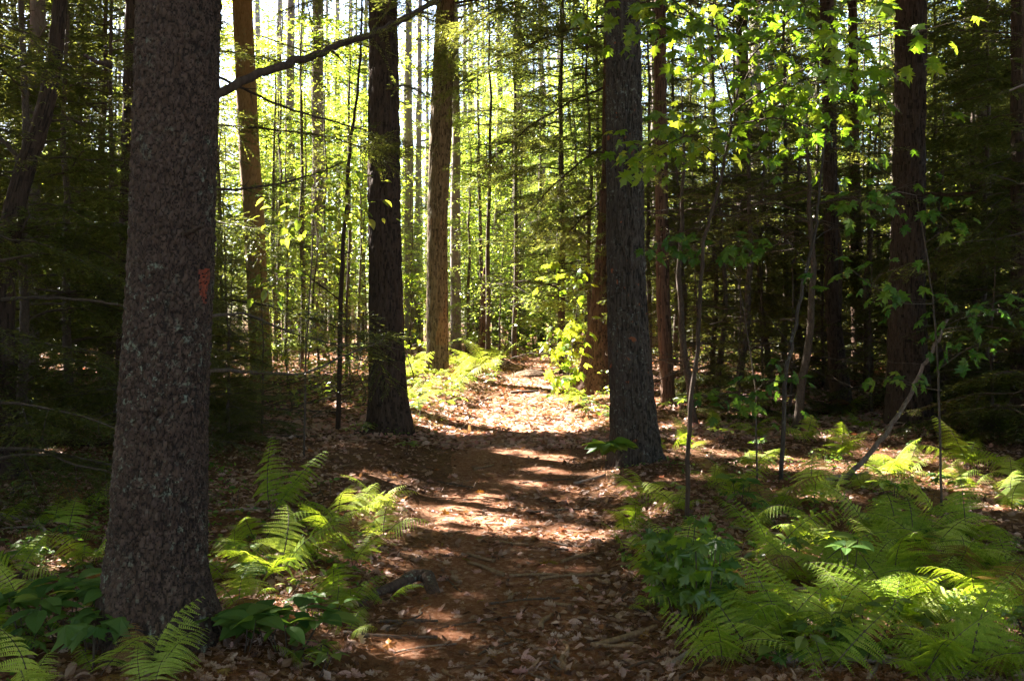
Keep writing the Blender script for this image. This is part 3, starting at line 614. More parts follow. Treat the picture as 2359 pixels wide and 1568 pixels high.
# the curved trunk at the left edge
e = empty('curved_tree', (0, 0, 0)); D = 9.0
cp = [(10, 930, 32), (2, 800, 28), (5, 650, 26), (28, 500, 24), (55, 390, 22), (95, 290, 20), (125, 150, 17), (140, 0, 15), (150, -200, 13), (155, -700, 8)]
q = np.array([[*P(a, b, D), r / F * D] for a, b, r in cp]); q[0, 2] = float(terr(q[0, 0], D)) - .1; org = (q[0, 0], D)
e.location = (*org, 0); trunk_mesh(q, None, 40, .05, 'furrow', .012, .3, 5, 13, org).build('trunk', [M['b_dark']], e, True); TALL.append([org[0], D, 12, e, q.tolist()])
tag(e, 'dark trunk curving rightwards as it rises at the left edge of the picture', 'tree'); landmark(e, 'the curved trunk', org)
branch(e, (*org, 0), [P(60, 400, D), P(20, 330, D), P(-60, 280, D)], .03, .01, 'b_twig')
branch(e, (*org, 0), [P(5, 690, D - .1), P(90, 684, D - .3), P(190, 690, D - .2), P(270, 700, D)], .02, .012, 'b_twig', twigs=5)
# broken snag
ex, px_, ox = hero_tree('broken_snag', [(790, 1102, 1126), (700, 1108, 1128), (640, 1110, 1124)], (1115, 820), D=23, mats=('b_red',), cut=2.95, crown=False, sides=24, dz=.04, kind='furrow', amp=.03, flare=.1, seed=43, rtop=.03,
    label='broken reddish snag beyond the ferns, right of the peeling trunk', cat='dead tree', mark='the broken snag')
# limbs of the orange-marked tree
D = T1_D; A1 = (*o1, 0)
branch(t1, A1, [P(470, 232, D), P(560, 185, D + .1), P(640, 155, D + .2), P(720, 130, D + .4), P(800, 98, D + .5), P(872, 74, D + .6), P(935, 42, D + .7), P(1005, 2, D + .8), P(1060, -40, D + .9)], .023, .013, 'b_dark', twigs=7, fol=.018)
branch(t1, A1, [P(470, 160, D), P(560, 205, D + .3), P(660, 250, D + .5), P(760, 278, D + .6), P(845, 302, D + .7)], .007, .004, 'b_dark', twigs=4)
branch(t1, A1, [P(470, 436, D), P(540, 437, D + .3), P(640, 425, D + .5), P(730, 400, D + .7), P(800, 370, D + .8)], .008, .003, 'b_dark', twigs=9, fol=.018)
branch(t1, A1, [P(450, 860, D), P(520, 850, D + .3), P(600, 860, D + .5), P(700, 862, D + .7), P(790, 820, D + .9), P(880, 785, D + 1.0)], .011, .004, 'b_twig', twigs=12, fol=.018)
branch(t1, A1, [P(470, 730, D), P(560, 720, D + .4), P(680, 770, D + .7), P(780, 795, D + 1.2), P(870, 790, D + 1.3)], .008, .003, 'b_twig', twigs=10, fol=.018)
D = o3[1]; branch(t3, (*o3, 0), [P(870, 215, D), P(930, 195, D - .5), P(990, 225, D - .9)], .02, .006, 'b_twig', twigs=6, fol=.04)
branch(t3, (*o3, 0), [P(880, 60, D), P(900, 0, D - 1), P(840, -40, D - 2)], .02, .006, 'b_twig', twigs=14, fol=.04)
branch(t13, (*o13, 0), [P(2100, 445, 13), P(2200, 450, 12.6), P(2290, 435, 12.2), P(2380, 425, 12)], .03, .015, 'b_dark', twigs=5)

e0 = [o for o in COL.objects if o.name == 'shadowed_tree'][0]; A0 = tuple(e0.location)
for rows in ([(300, 290, 12), (480, 285, 11.4), (640, 300, 11), (760, 315, 10.8), (850, 345, 10.6)], [(300, 470, 12), (420, 500, 11.5), (560, 520, 11), (680, 560, 10.8)], [(290, 120, 12), (450, 110, 11.4), (600, 130, 11), (720, 170, 10.8)],
             [(280, 640, 12), (440, 680, 11.2), (600, 700, 10.9), (760, 745, 10.7), (850, 790, 10.5)], [(280, 560, 12), (150, 600, 11), (20, 640, 10)], [(280, 380, 12), (140, 400, 11), (0, 440, 10.4)], [(280, 750, 12), (420, 800, 11.4), (600, 830, 11)]):
    branch(e0, A0, [P(*w) for w in rows], .02, .004, 'b_dark', twigs=26, fol=.034, tl=.45)
for rows in ([(1400, 60, 18), (1300, 70, 17), (1180, 120, 16.2), (1080, 190, 15.6)], [(1400, 200, 18), (1320, 230, 17), (1220, 290, 16.2), (1130, 370, 15.6)], [(1400, 330, 18), (1340, 370, 17), (1260, 440, 16.4), (1190, 530, 16)], [(1400, -40, 18), (1280, -30, 17), (1150, 20, 16), (1040, 90, 15.4)], [(1400, 450, 18), (1340, 500, 17.2), (1290, 560, 16.8)]):
    branch(t8, (*o8, 0), [P(*w) for w in rows], .025, .005, 'b_dark', twigs=30, fol=.045, tl=.5)
for rows in ([(880, 60, 13.5), (950, 30, 12.8), (1030, 60, 12.2)], [(880, 120, 13.5), (800, 90, 12.8), (700, 120, 12.2)], [(885, 10, 13.5), (780, -20, 12.6), (640, 30, 12)]):
    branch(t3, (*o3, 0), [P(*w) for w in rows], .018, .004, 'b_twig', twigs=20, fol=.034, tl=.5)
for zz, dx in ((1.9, .3), (2.6, -.25), (1.15, .1)):   # short dead stubs on the near trunk
    c = np.array([o1[0] + dx * .55, o1[1] - .165, zz]); branch(t1, A1, [c, c + [dx * .2, -.05, .01], c + [dx * .35, -.08, .03]], .012, .007, 'b_dark', name='stub')
# ------------------------------------------------------------------ slender saplings drawn from the photograph
def slim(name, rows, D, r0, r1, mat, label, tw=6, mark=None, dd=0.):
    pts = [P(a, b, D + dd * i / len(rows)) for i, (a, b) in enumerate(rows)]; e = empty(name, tuple(pts[0])); pts[0][2] = float(terr(pts[0][0], pts[0][1])) - .05
    branch(e, tuple(e.location), pts, r0, r1, mat, name='stem', twigs=tw, sides=7); tag(e, label, 'sapling')
    if mark: landmark(e, mark, pts[0])
    return e
s1 = slim('leaning_sapling', [(1912, 1138), (1990, 1060), (2050, 985), (2100, 900), (2140, 820), (2165, 770), (2182, 735)], 8.6, .026, .010, 'b_leanpale', 'pale bare sapling leaning steeply right out of the ferns', 3, 'the pale leaning sapling')
slim('thin_sapling', [(778, 850), (785, 700), (790, 560), (800, 440), (806, 340), (822, 220), (832, 90), (836, -60)], 13, .035, .012, 'b_dark', 'thin dark sapling stem just left of the black trunk', 6)
slim('bare_sapling', [(1797, 975), (1808, 860), (1830, 760), (1852, 640), (1880, 520), (1888, 420), (1900, 300)], 9, .022, .008, 'b_grey', 'thin grey sapling standing between the stout grey and leaning dark trunks', 6)
# the maple sapling whose leaves hang over the upper right
def leaves_at(b, line, n, size, tm, spread, var=.45, mat=1, droop=.35, dirn=None):
    line = np.asarray(line); u = U(.05, 1, n) * (len(line) - 1); C = np.stack([np.interp(u, np.arange(len(line)), line[:, k]) for k in range(3)], -1)
    off = rng.normal(size=(n, 3)) * np.array([spread, spread, spread * .45]); base = C + off; d = off * .6 + rng.normal(size=(n, 3)) * .08; d[:, 2] -= droop * np.linalg.norm(d, axis=1)
    nrm = np.array([0, 0, 1.]) + .3 * rng.normal(size=(n, 3)); R = frames(d, nrm) * (size * U(.6, 1.2, n))[:, None, None]
    b.inst(tm, R, base, mat, np.clip(var + .22 * rng.normal(size=n), 0, 1))
    for i in range(0, n, 2): b.tube(np.array([C[i], (C[i] + base[i]) / 2 + [0, 0, .01], base[i]]), .0013, 3, 0)
def maple(name, stem, D, limbs, r0, label, lsize=.12, tm=T_MAPLE, fol='maple', stemmat='b_pale', mark=None, dens=2.3):
    pts = [P(a, b, D) for a, b in stem]; e = empty(name, tuple(pts[0])); org = np.array(e.location[:]); pts[0][2] = float(terr(pts[0][0], D)) - .05
    branch(e, org, pts, r0, r0 * .35, stemmat, name='stem', twigs=0, sides=8); b = MB()
    for lm, n, sp, *va in limbs:
        q = np.array([P(*w) for w in lm]) - org; k = np.linspace(0, len(q) - 1, len(q) * 4); q = np.stack([np.interp(k, np.arange(len(q)), q[:, c]) for c in range(3)], -1)
        q[1:-1] = (q[:-2] + 2 * q[1:-1] + q[2:]) / 4; b.tube(q, np.linspace(r0 * .42, .002, len(q)), 5); leaves_at(b, q[len(q) // 4:], int(n * dens), lsize, tm, sp * 1.35, *(va or [.45]))
    b.build('foliage', [M[stemmat], M[fol]], e); tag(e, label, 'sapling')
    if mark: landmark(e, mark, org)
    return e
maple('maple_sapling', [(1578, 1005), (1592, 900), (1608, 800), (1612, 680), (1620, 560), (1645, 470), (1665, 380), (1684, 290), (1686, 240), (1660, 150), (1650, 50), (1640, -80)], 6.6,
    [([(1686, 260, 6.6), (1740, 220, 6.3), (1830, 170, 6.0), (1930, 120, 5.6), (2050, 40, 5.2)], 46, .20, .6),
     ([(1686, 260, 6.6), (1720, 140, 6.4), (1800, 60, 6.2), (1880, 0, 6.0)], 40, .22, .4),
     ([(1660, 150, 6.6), (1600, 90, 6.5), (1520, 60, 6.3), (1480, 30, 6.2)], 30, .2, .5),
     ([(1655, 100, 6.6), (1600, 40, 6.2), (1560, 10, 5.9), (1510, -30, 5.6)], 26, .2, .6),
     ([(1684, 290, 6.6), (1620, 300, 6.4), (1560, 320, 6.3), (1495, 360, 6.1)], 30, .16, .6),
     ([(1665, 380, 6.6), (1620, 330, 6.7), (1590, 345, 6.9), (1540, 330, 7.0)], 16, .15, .7),
     ([(1684, 290, 6.6), (1780, 250, 6.8), (1860, 230, 6.9), (1960, 200, 7.0)], 34, .2, .35),
     ([(1684, 290, 6.6), (1780, 270, 6.2), (1860, 290, 6.0), (1950, 330, 6.0)], 14, .2, .2),
     ([(1650, 50, 6.6), (1720, 0, 6.4), (1800, -60, 6.2)], 24, .22, .4)], .016,
    'slender maple sapling whose bright green leaves fill the upper right', .11, stemmat='b_dark', mark='the tall maple sapling')
maple('shaded_maple_sapling', [(2170, 1010), (2160, 850), (2150, 700), (2130, 560), (2110, 450)], 7.2,
    [([(2110, 450, 7.2), (2060, 440, 7.0), (1990, 470, 6.8), (1960, 450, 6.6)], 22, .15, .3), ([(2130, 560, 7.2), (2190, 520, 7.0), (2150, 480, 6.7)], 12, .13, .3),
     ([(2150, 700, 7.2), (2080, 700, 7.0), (2010, 660, 6.8), (1960, 620, 6.8)], 22, .14, .35), ([(2155, 760, 7.2), (2220, 730, 7.0), (2330, 720, 6.8)], 26, .16, .2),
     ([(2160, 850, 7.2), (2230, 800, 7.2), (2280, 790, 7.1)], 12, .13, .2), ([(2170, 900, 7.2), (2060, 880, 7.1), (2040, 870, 7)], 9, .08, .5)], .010,
    'thin maple sapling with dull green drooping leaves in front of the broad furrowed trunk', .105, dens=1.4, fol='sars', stemmat='b_twig')  # shade put into the leaf colour: duller leaves than the tall maple
maple('low_maple_sapling', [(1745, 1060), (1740, 960), (1742, 900), (1700, 640), (1640, 580)], 7.8,
    [([(1742, 900, 7.8), (1760, 880, 7.6), (1790, 870, 7.4)], 8, .12, .3), ([(1740, 960, 7.8), (1680, 940, 7.7), (1640, 900, 7.5)], 10, .14, .3), ([(1650, 590, 7.8), (1560, 560, 7.5), (1510, 560, 7.3)], 10, .09, .3),
     ([(1660, 590, 7.8), (1700, 560, 7.5), (1740, 590, 7.3)], 12, .10, .35)], .008, 'low maple sapling with a few pale leaves right of the tall maple stem', .11, fol='sars', stemmat='b_twig')  # duller leaf material stands in for shade here too
maple('golden_beech_sapling', [(700, 960), (705, 800), (715, 650), (722, 520), (730, 440)], 10.5,
    [([(722, 520, 10.5), (690, 500, 10.2), (670, 500, 10)], 26, .16, .75), ([(722, 500, 10.5), (760, 480, 10.3), (800, 450, 10.1)], 34, .18, .75), ([(730, 470, 10.5), (740, 420, 10.3), (770, 400, 10.1)], 18, .15, .7),
     ([(705, 640, 10.5), (650, 640, 10.3), (610, 650, 10.2)], 14, .14, .5)], .012, 'sunlit sapling with glowing yellow-green oval leaves between the ochre and black trunks', .11, T_OVAL, 'beech', 'b_twig', 'the glowing oval-leaved sapling')
maple('path_side_sapling', [(1310, 885), (1316, 820), (1322, 760), (1330, 700)], 16.5,
    [([(1325, 780, 16.5), (1305, 790, 16.3), (1288, 830, 16.1)], 14, .13, .8), ([(1325, 760, 16.5), (1310, 740, 16.2), (1290, 770, 16)], 12, .13, .8), ([(1330, 700, 16.5), (1310, 640, 16.3), (1330, 600, 16.2)], 14, .18, .7),
     ([(1320, 840, 16.5), (1305, 860, 16.2), (1295, 880, 16.0)], 12, .1, .8)], .012, 'sunlit maple sapling at the right edge of the path before the flared reddish trunk', .17, stemmat='b_twig')

# ------------------------------------------------------------------ understory conifers
PRUNE = []
def hem(kind, px, D, sc=1.0, desc='dark young hemlock', rz=None, xy=None):
    if kind == 'd': desc = 'spindly dead-twigged hemlock'
    x = (px - CX) / F * D
    if xy: x, D = xy
    spec = {
        'a': lambda: make_hemlock(7.5, .4, 2.3, .043, 62, 'hem', 5), 'b': lambda: make_hemlock(6.0, .2, 2.0, .043, 54, 'hem', 2),
        'c': lambda: make_hemlock(8.5, 1.4, 2.5, .048, 58, 'hem', 14), 'f': lambda: make_hemlock(9, .6, 2.6, .07, 60, 'hem', 4, step=.085), 'g': lambda: make_hemlock(11, .4, 3.0, .11, 62, 'hem', 0, step=.13),
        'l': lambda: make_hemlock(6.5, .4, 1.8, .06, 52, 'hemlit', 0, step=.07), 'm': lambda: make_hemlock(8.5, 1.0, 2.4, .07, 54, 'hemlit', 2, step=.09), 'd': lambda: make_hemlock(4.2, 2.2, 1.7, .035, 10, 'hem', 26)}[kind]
    o = place('h' + kind, spec, (x, D, float(terr(x, D))), U(0, 6.28) if rz is None else rz, sc); pend(o, desc, 'hemlock', 'young hemlocks under the pines', 'px')
    if D < 34: PRUNE.append((o, 'crown'))
    return o
for a in [('b', -60, 7.5, .9), ('a', 60, 9.5, 1), ('b', 170, 11.5, 1.1), ('a', -120, 12, 1.1), ('c', 250, 14.5, 1), ('b', 300, 12.8, .9), ('f', 60, 16, 1), ('a', 350, 9.8, .62), ('f', 180, 19, 1),
          ('f', -40, 21, 1.1), ('f', 330, 20, 1), ('a', 462, 15, .7), ('f', 440, 23, 1), ('b', 530, 14, .4), ('c', -200, 16, 1.2), ('f', 90, 26, 1.1), ('f', 260, 28, 1.1)]: hem(*a)
for a in [('d', 1600, 13.5, 1.1), ('d', 1700, 15, 1.2), ('d', 1830, 13, 1.15), ('d', 2010, 17, 1.2), ('c', 1640, 18, 1), ('c', 1800, 19, 1.1), ('a', 2270, 14.5, 1), ('b', 2370, 10.5, 1), ('a', 2440, 12, 1.1), ('c', 2250, 17, 1.1),
          ('f', 1560, 21, 1.1), ('f', 1700, 24, 1.2), ('f', 1880, 22, 1.1), ('f', 2020, 24, 1.2), ('f', 2150, 19, 1), ('f', 2300, 20, 1.1), ('f', 2460, 18, 1.1), ('f', 1780, 29, 1.2), ('f', 1950, 30, 1.2), ('f', 2100, 28, 1.2), ('f', 2380, 27, 1.2), ('b', 2010, 18.8, 1), ('c', 1500, 17, .9), ('c', 2380, 13, 1.1), ('g', 2250, 17, .8), ('g', 2420, 16, .8), ('g', 2080, 21, .9), ('g', 1900, 20, .8), ('g', 1760, 21, .8), ('g', 1600, 24, .9), ('g', 1990, 27, 1.0), ('g', 2330, 23, 1.0), ('d', 1900, 17, 1.2), ('d', 1780, 17.5, 1.2), ('d', 2190, 15, 1.1), ('d', 1560, 16, 1.1), ('d', 1860, 18, 1.2), ('b', 1600, 15.5, .42), ('b', 1700, 14, .4), ('b', 1820, 14.5, .45), ('b', 1660, 18, .5), ('b', 2010, 14.5, .45), ('b', 1900, 17.5, .55), ('b', 2180, 13, .4), ('b', 2290, 12, .45), ('b', 1760, 17, .5), ('f', 500, 21, 1), ('c', 690, 21, 1.05), ('c', 800, 24, 1.1), ('c', 1180, 23, 1.2), ('c', 1290, 20.5, 1.15), ('f', 640, 25, 1.1), ('f', 1110, 27, 1.2), ('f', 940, 31, 1.0), ('c', 1370, 22, 1.2), ('b', 600, 12.5, .35), ('f', -20, 19, 1.4), ('f', 120, 22, 1.45), ('f', 230, 17.5, 1.3), ('g', 60, 30, 1.7), ('g', 300, 32, 1.6), ('g', 180, 36, 1.8), ('g', -60, 28, 1.6), ('f', 2420, 20, 1.4), ('f', 2240, 24, 1.5), ('b', 520, 11.5, .4), ('d', 1640, 16, 1.0)]: hem(*a)
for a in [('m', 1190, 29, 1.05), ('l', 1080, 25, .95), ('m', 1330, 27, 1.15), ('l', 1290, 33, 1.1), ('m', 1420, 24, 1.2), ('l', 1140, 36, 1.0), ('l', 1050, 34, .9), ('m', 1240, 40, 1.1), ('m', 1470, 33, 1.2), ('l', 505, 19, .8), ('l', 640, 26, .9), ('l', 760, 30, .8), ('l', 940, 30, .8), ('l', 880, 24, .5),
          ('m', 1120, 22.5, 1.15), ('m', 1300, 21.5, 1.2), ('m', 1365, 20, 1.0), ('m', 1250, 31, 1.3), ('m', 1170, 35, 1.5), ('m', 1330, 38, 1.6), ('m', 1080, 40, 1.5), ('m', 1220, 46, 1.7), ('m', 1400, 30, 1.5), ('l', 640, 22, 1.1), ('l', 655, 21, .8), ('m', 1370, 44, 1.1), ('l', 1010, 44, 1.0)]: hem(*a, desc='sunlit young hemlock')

for i in range(150):                                # the depth of the wood
    D = U(26, 85); px = U(-120, 2480)
    if 540 < px < 1060 and D < 60: continue
    if 1150 < px < 1300 and D < 40: continue
    lit = 540 < px < 1420
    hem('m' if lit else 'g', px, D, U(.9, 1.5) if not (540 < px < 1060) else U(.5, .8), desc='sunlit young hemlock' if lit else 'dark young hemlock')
for i in range(64):                                 # unseen hemlocks added round the viewer to darken the ambient light
    a = U(0, 6.28); rr = U(6.5, 24); x, y = rr * math.sin(a), rr * math.cos(a)
    if y > 1 and abs(x) < .62 * y + 2.2: continue
    if y > 3 and x < 0 and y > 8: continue
    if abs(x - path_c(y)) < 2.5: continue
    hem('g', 0, 0, U(.7, 1.1), xy=(x, y))
# ------------------------------------------------------------------ broadleaf saplings and bushes
def sap(kind, px, D, sc=1.0, desc='bright green leafy sapling'):
    x = (px - CX) / F * D; spec = {
        'a': lambda: make_sapling(3.0, 900, .085, layers=12), 'b': lambda: make_sapling(4.5, 1300, .09, spread=1.3, layers=14), 'c': lambda: make_sapling(1.3, 420, .08, spread=.6, layers=8, zlow=.15),
        'd': lambda: make_sapling(2.2, 500, .12, 'maple', T_MAPLE, spread=.9, layers=9), 'e': lambda: make_sapling(7.5, 4200, .11, spread=1.9, layers=24, zlow=1.0)}[kind]
    o = place('s' + kind, spec, (x, D, float(terr(x, D))), U(0, 6.28), sc); pend(o, desc, 'leafy sapling', 'leafy saplings in the sunlit wood', 'px')
    if D < 28: PRUNE.append((o, 'foliage'))
    return o
for a in [('a', 660, 17, 1), ('b', 740, 19, .9), ('a', 800, 16, .8), ('c', 760, 14.5, 1), ('c', 820, 15.5, 1), ('b', 640, 22, 1), ('e', 780, 27, .9), ('e', 830, 22, .8), ('c', 950, 17.5, 1.1), ('d', 945, 21, .9), ('a', 960, 25, .9), ('c', 1100, 21.5, .8),
          ('a', 1080, 24, .6), ('d', 1180, 27, .8), ('a', 1160, 31, 1), ('b', 1230, 33, .9), ('a', 1270, 29, .8), ('d', 1300, 25, 1), ('b', 1310, 30, 1), ('e', 1290, 38, .9), ('b', 1330, 23, .8), ('c', 1280, 24, .9), ('c', 1190, 27, .9),
          ('c', 1310, 21, 1.1), ('c', 1345, 18.8, .9), ('d', 1240, 31, .7), ('e', 700, 33, .9), ('e', 610, 30, .9), ('e', 900, 34, .8), ('b', 960, 38, 1), ('e', 1080, 48, 1), ('e', 1200, 46, 1.1), ('e', 520, 24, .9), ('b', 250, 24, 1), ('e', 130, 30, 1), ('e', 370, 33, 1),
          ('d', 1500, 26, 1), ('e', 1600, 33, 1), ('e', 1900, 36, 1), ('e', 2200, 33, 1), ('b', 2150, 24, 1), ('b', 1850, 25, 1), ('e', 1440, 36, 1), ('c', 1600, 20, 1), ('c', 1680, 17.5, .9), ('c', 1420, 15.8, .7), ('e', 2380, 36, 1), ('c', 1120, 25, 1.2), ('a', 1190, 29, .9), ('c', 1160, 24, .9), ('a', 1230, 35, 1.1), ('c', 1290, 22.5, 1), ('a', 1310, 27, 1), ('d', 1350, 24, 1), ('a', 1090, 27, .9), ('b', 1050, 29, .9), ('c', 1240, 30, 1.2), ('a', 1380, 29, 1.1), ('c', 620, 16.5, 1), ('a', 720, 17, .9), ('c', 840, 18, 1.2), ('a', 590, 20, .9), ('e', 680, 28, .9), ('e', 725, 31, 1.0), ('e', 790, 34, 1.1), ('e', 840, 26, .8), ('e', 650, 35, 1.2), ('e', 940, 36, 1.0), ('e', 1100, 35, 1.0), ('e', 1180, 39, 1.1), ('e', 690, 20, .95), ('e', 745, 23, 1.05), ('e', 805, 19, .8), ('e', 640, 24, 1.1), ('e', 770, 32, 1.3), ('e', 700, 27, 1.2), ('e', 830, 29, 1.2), ('e', 945, 27, .75), ('e', 1120, 30, 1.1), ('e', 1350, 26, 1.1), ('e', 1060, 30, .8), ('b', 1150, 23, .9), ('b', 1270, 26, .9), ('e', 660, 40, 1.5), ('e', 800, 42, 1.5), ('e', 900, 50, 1.4), ('e', 960, 55, 1.4), ('e', 580, 33, 1.4), ('c', 680, 15, .9), ('c', 890, 19, 1)]: sap(*a)

# ------------------------------------------------------------------ pines behind and around
def pine_spec(v):
    def mk():
        e = empty('pine_tree'); r = [.16, .12, .2][v]; H_ = 21; zz = np.linspace(-.3, H_, 24); bend = np.cumsum(.02 * rng.normal(size=(24, 2)), 0); bend -= bend[0]
        t = MB(); t.tube(np.c_[bend, zz], np.linspace(r, .04, 24) * (1 + .04 * rng.normal(size=24)), 12)
        for i in range(46):
            z = U(1.5, 12); a = U(0, 6.28); ln = U(.2, 1.6); s = np.linspace(0, 1, 5)[:, None]; c = np.array([np.interp(z, zz, bend[:, 0]), np.interp(z, zz, bend[:, 1]), z])
            t.tube(c + np.array([math.cos(a), math.sin(a), U(-.15, .3)]) * (ln + r) * s + .05 * ln * rng.normal(size=(5, 3)) * s, np.linspace(.012, .003, 5), 4)
        t.build('trunk', [M['b_pine']], e, True); return e
    return mk
def pine(px=None, D=None, xy=None, v=None, crown=True, desc='tall grey pine'):
    x, y = xy if xy else ((px - CX) / F * D, D); v = int(rng.integers(3)) if v is None else v
    o = place('p%d' % v, pine_spec(v), (x, y, float(terr(x, y))), U(0, 6.28), U(.85, 1.15)); pend(o, desc, 'pine', 'tall pines of the wood', 'px')
    if crown: TALL.append([x, y, 20, o, None])
    return o
for px, D, v in [(728, 26, 2), (640, 34, 1), (665, 30, 0), (1052, 25, 0), (1200, 31, 2), (1142, 33, 1), (1247, 36, 0), (1288, 38, 1), (945, 30, 0), (962, 34, 1), (968, 40, 0), (1075, 40, 1), (1090, 44, 2), (690, 44, 1), (780, 42, 0), (812, 48, 1), (760, 52, 1), (590, 40, 0), (930, 46, 1), (985, 52, 0),
                 (1110, 52, 0), (880, 38, 0), (620, 55, 1), (835, 36, 1), (1160, 56, 1), (1230, 60, 0), (1320, 52, 1), (2230, 30, 1), (2270, 17, 1), (1640, 34, 1), (75, 15, 1), (170, 29, 1), (480, 30, 1)]: pine(px, D, v=v)
for yy in np.arange(-22, 48, 4.6):  # filler pines, many out of view, added to carry the shading canopy
    for xx in np.arange(-30, 27, 4.8):
        x, y = xx + U(-1.6, 1.6), yy + U(-1.5, 1.5); px = CX + F * x / max(y, .1)
        if (y > 1 and -140 < px < 2500 and y < 27) or abs(x - path_c(y)) < 2.2 or math.hypot(x, y) < 3.5: continue
        if y > 27 and 560 < px < 1340: continue
        pine(xy=(x, y))
for i in range(84):
    y = U(48, 110); px = U(-100, 2460); o_ = pine(px, y, crown=False); o_.rotation_euler[0] = U(-.035, .035); o_.rotation_euler[1] = U(-.035, .035)
for i in range(16): sap('e', U(540, 1400), U(38, 85), U(1.3, 2.3))
for i in range(30): sap('e', U(-60, 2420) , U(30, 70), U(1.0, 1.7))

for o_, part_ in PRUNE: prune(o_, part_)
# ------------------------------------------------------------------ high canopy: tree foliage added to shade the ground, cut open for sun patches
NC = 32000
pc = np.c_[U(-34, 27, NC), U(-22, 50, NC), U(0, 1, NC) ** .8 * 8 + 8.2]
NE = 15000; pc = np.vstack([pc, np.c_[U(-22, 9, NE), U(3, 23, NE), U(8.4, 15, NE)]]); NC += NE  # extra clumps added above the view to shade the near ground
sx, sy = pc[:, 0] / np.maximum(pc[:, 1], .1), (pc[:, 2] - CH) / np.maximum(pc[:, 1], .1)
inview = (pc[:, 1] > 8) & (np.abs(sx) < .56) & (sy < .37)
pxs = CX + F * sx
thin = np.where(inview & (pxs > 500) & (pxs < 1080), .66, 0) + np.where(inview & (pxs >= 1080) & (pxs < 1400), .15, 0)
keep = rng.random(NC) > thin
pc, inview = pc[keep], inview[keep]
tx = np.array([[t[0], t[1]] for t in TALL]); dist = np.linalg.norm(pc[:, None, :2] - tx[None], axis=2); own = dist.argmin(1); ok = dist.min(1) < 7
for k, (x, y, top, e, pts) in enumerate(TALL):
    sel = ok & (own == k)
    if not sel.any(): continue
    b = MB(); loc = np.array(e.location[:]); inv = 1.0
    if pts is None: inv = 1.0 / e.scale[0]; rz = e.rotation_euler[2]; Rm = np.array([[math.cos(-rz), -math.sin(-rz), 0], [math.sin(-rz), math.cos(-rz), 0], [0, 0, 1]])
    for fine in (False, True):
        c = pc[sel & (inview == fine)]; n = len(c)
        if not n: continue
        per, sz, sp = (60, .085, .42) if fine else (24, .17, .42)
        o_ = rng.normal(size=(n, per, 3)) * np.array([sp, sp, sp * .28]); tilt = rng.normal(size=(n, 1, 2)) * .25
        o_[..., 2] += (o_[..., :2] * tilt).sum(-1) - .15 * (o_[..., :2] ** 2).sum(-1); T = (c[:, None] + o_).reshape(-1, 3); d = (o_ * .7 + rng.normal(size=o_.shape) * .25).reshape(-1, 3)
        R = frames(d, np.array([0, 0, 1.]) + .5 * rng.normal(size=(n * per, 3))) * (sz * U(.6, 1.3, n * per))[:, None, None]
        kp = ~gap(T); T, R = T[kp], R[kp]
        if pts is None: T = ((T - loc) @ Rm.T) * inv; R = np.einsum('ij,njk->nik', Rm, R) * inv
        else: T = T - loc
        b.inst(T_CARD, R, T, 1, np.clip(.45 + .2 * rng.normal(size=len(T)), 0, 1))
    cs = pc[sel]; cs = cs[~gap(cs)]
    for q in cs[::3]:
        zc = q[2] - .25 * math.hypot(q[0] - x, q[1] - y); zc = max(zc, 5)
        if pts is not None: pa = np.array(pts); cx0 = np.interp(zc, pa[:, 2], pa[:, 0])
        else: cx0 = x
        ln = np.array([[cx0, y, zc], [(cx0 + q[0]) / 2, (y + q[1]) / 2, (zc + q[2]) / 2 + .15], q]) - loc
        if pts is None: ln = (ln @ Rm.T) * inv
        b.tube(ln, np.array([.03, .018, .006]) * inv, 4, 0)
    b.build('crown', [M['b_twig'], M['hem']], e)

# ------------------------------------------------------------------ ferns
def FP(px, py, n=5, size=.5, **k): fern(tuple(G(px, py)), n, size, **k)
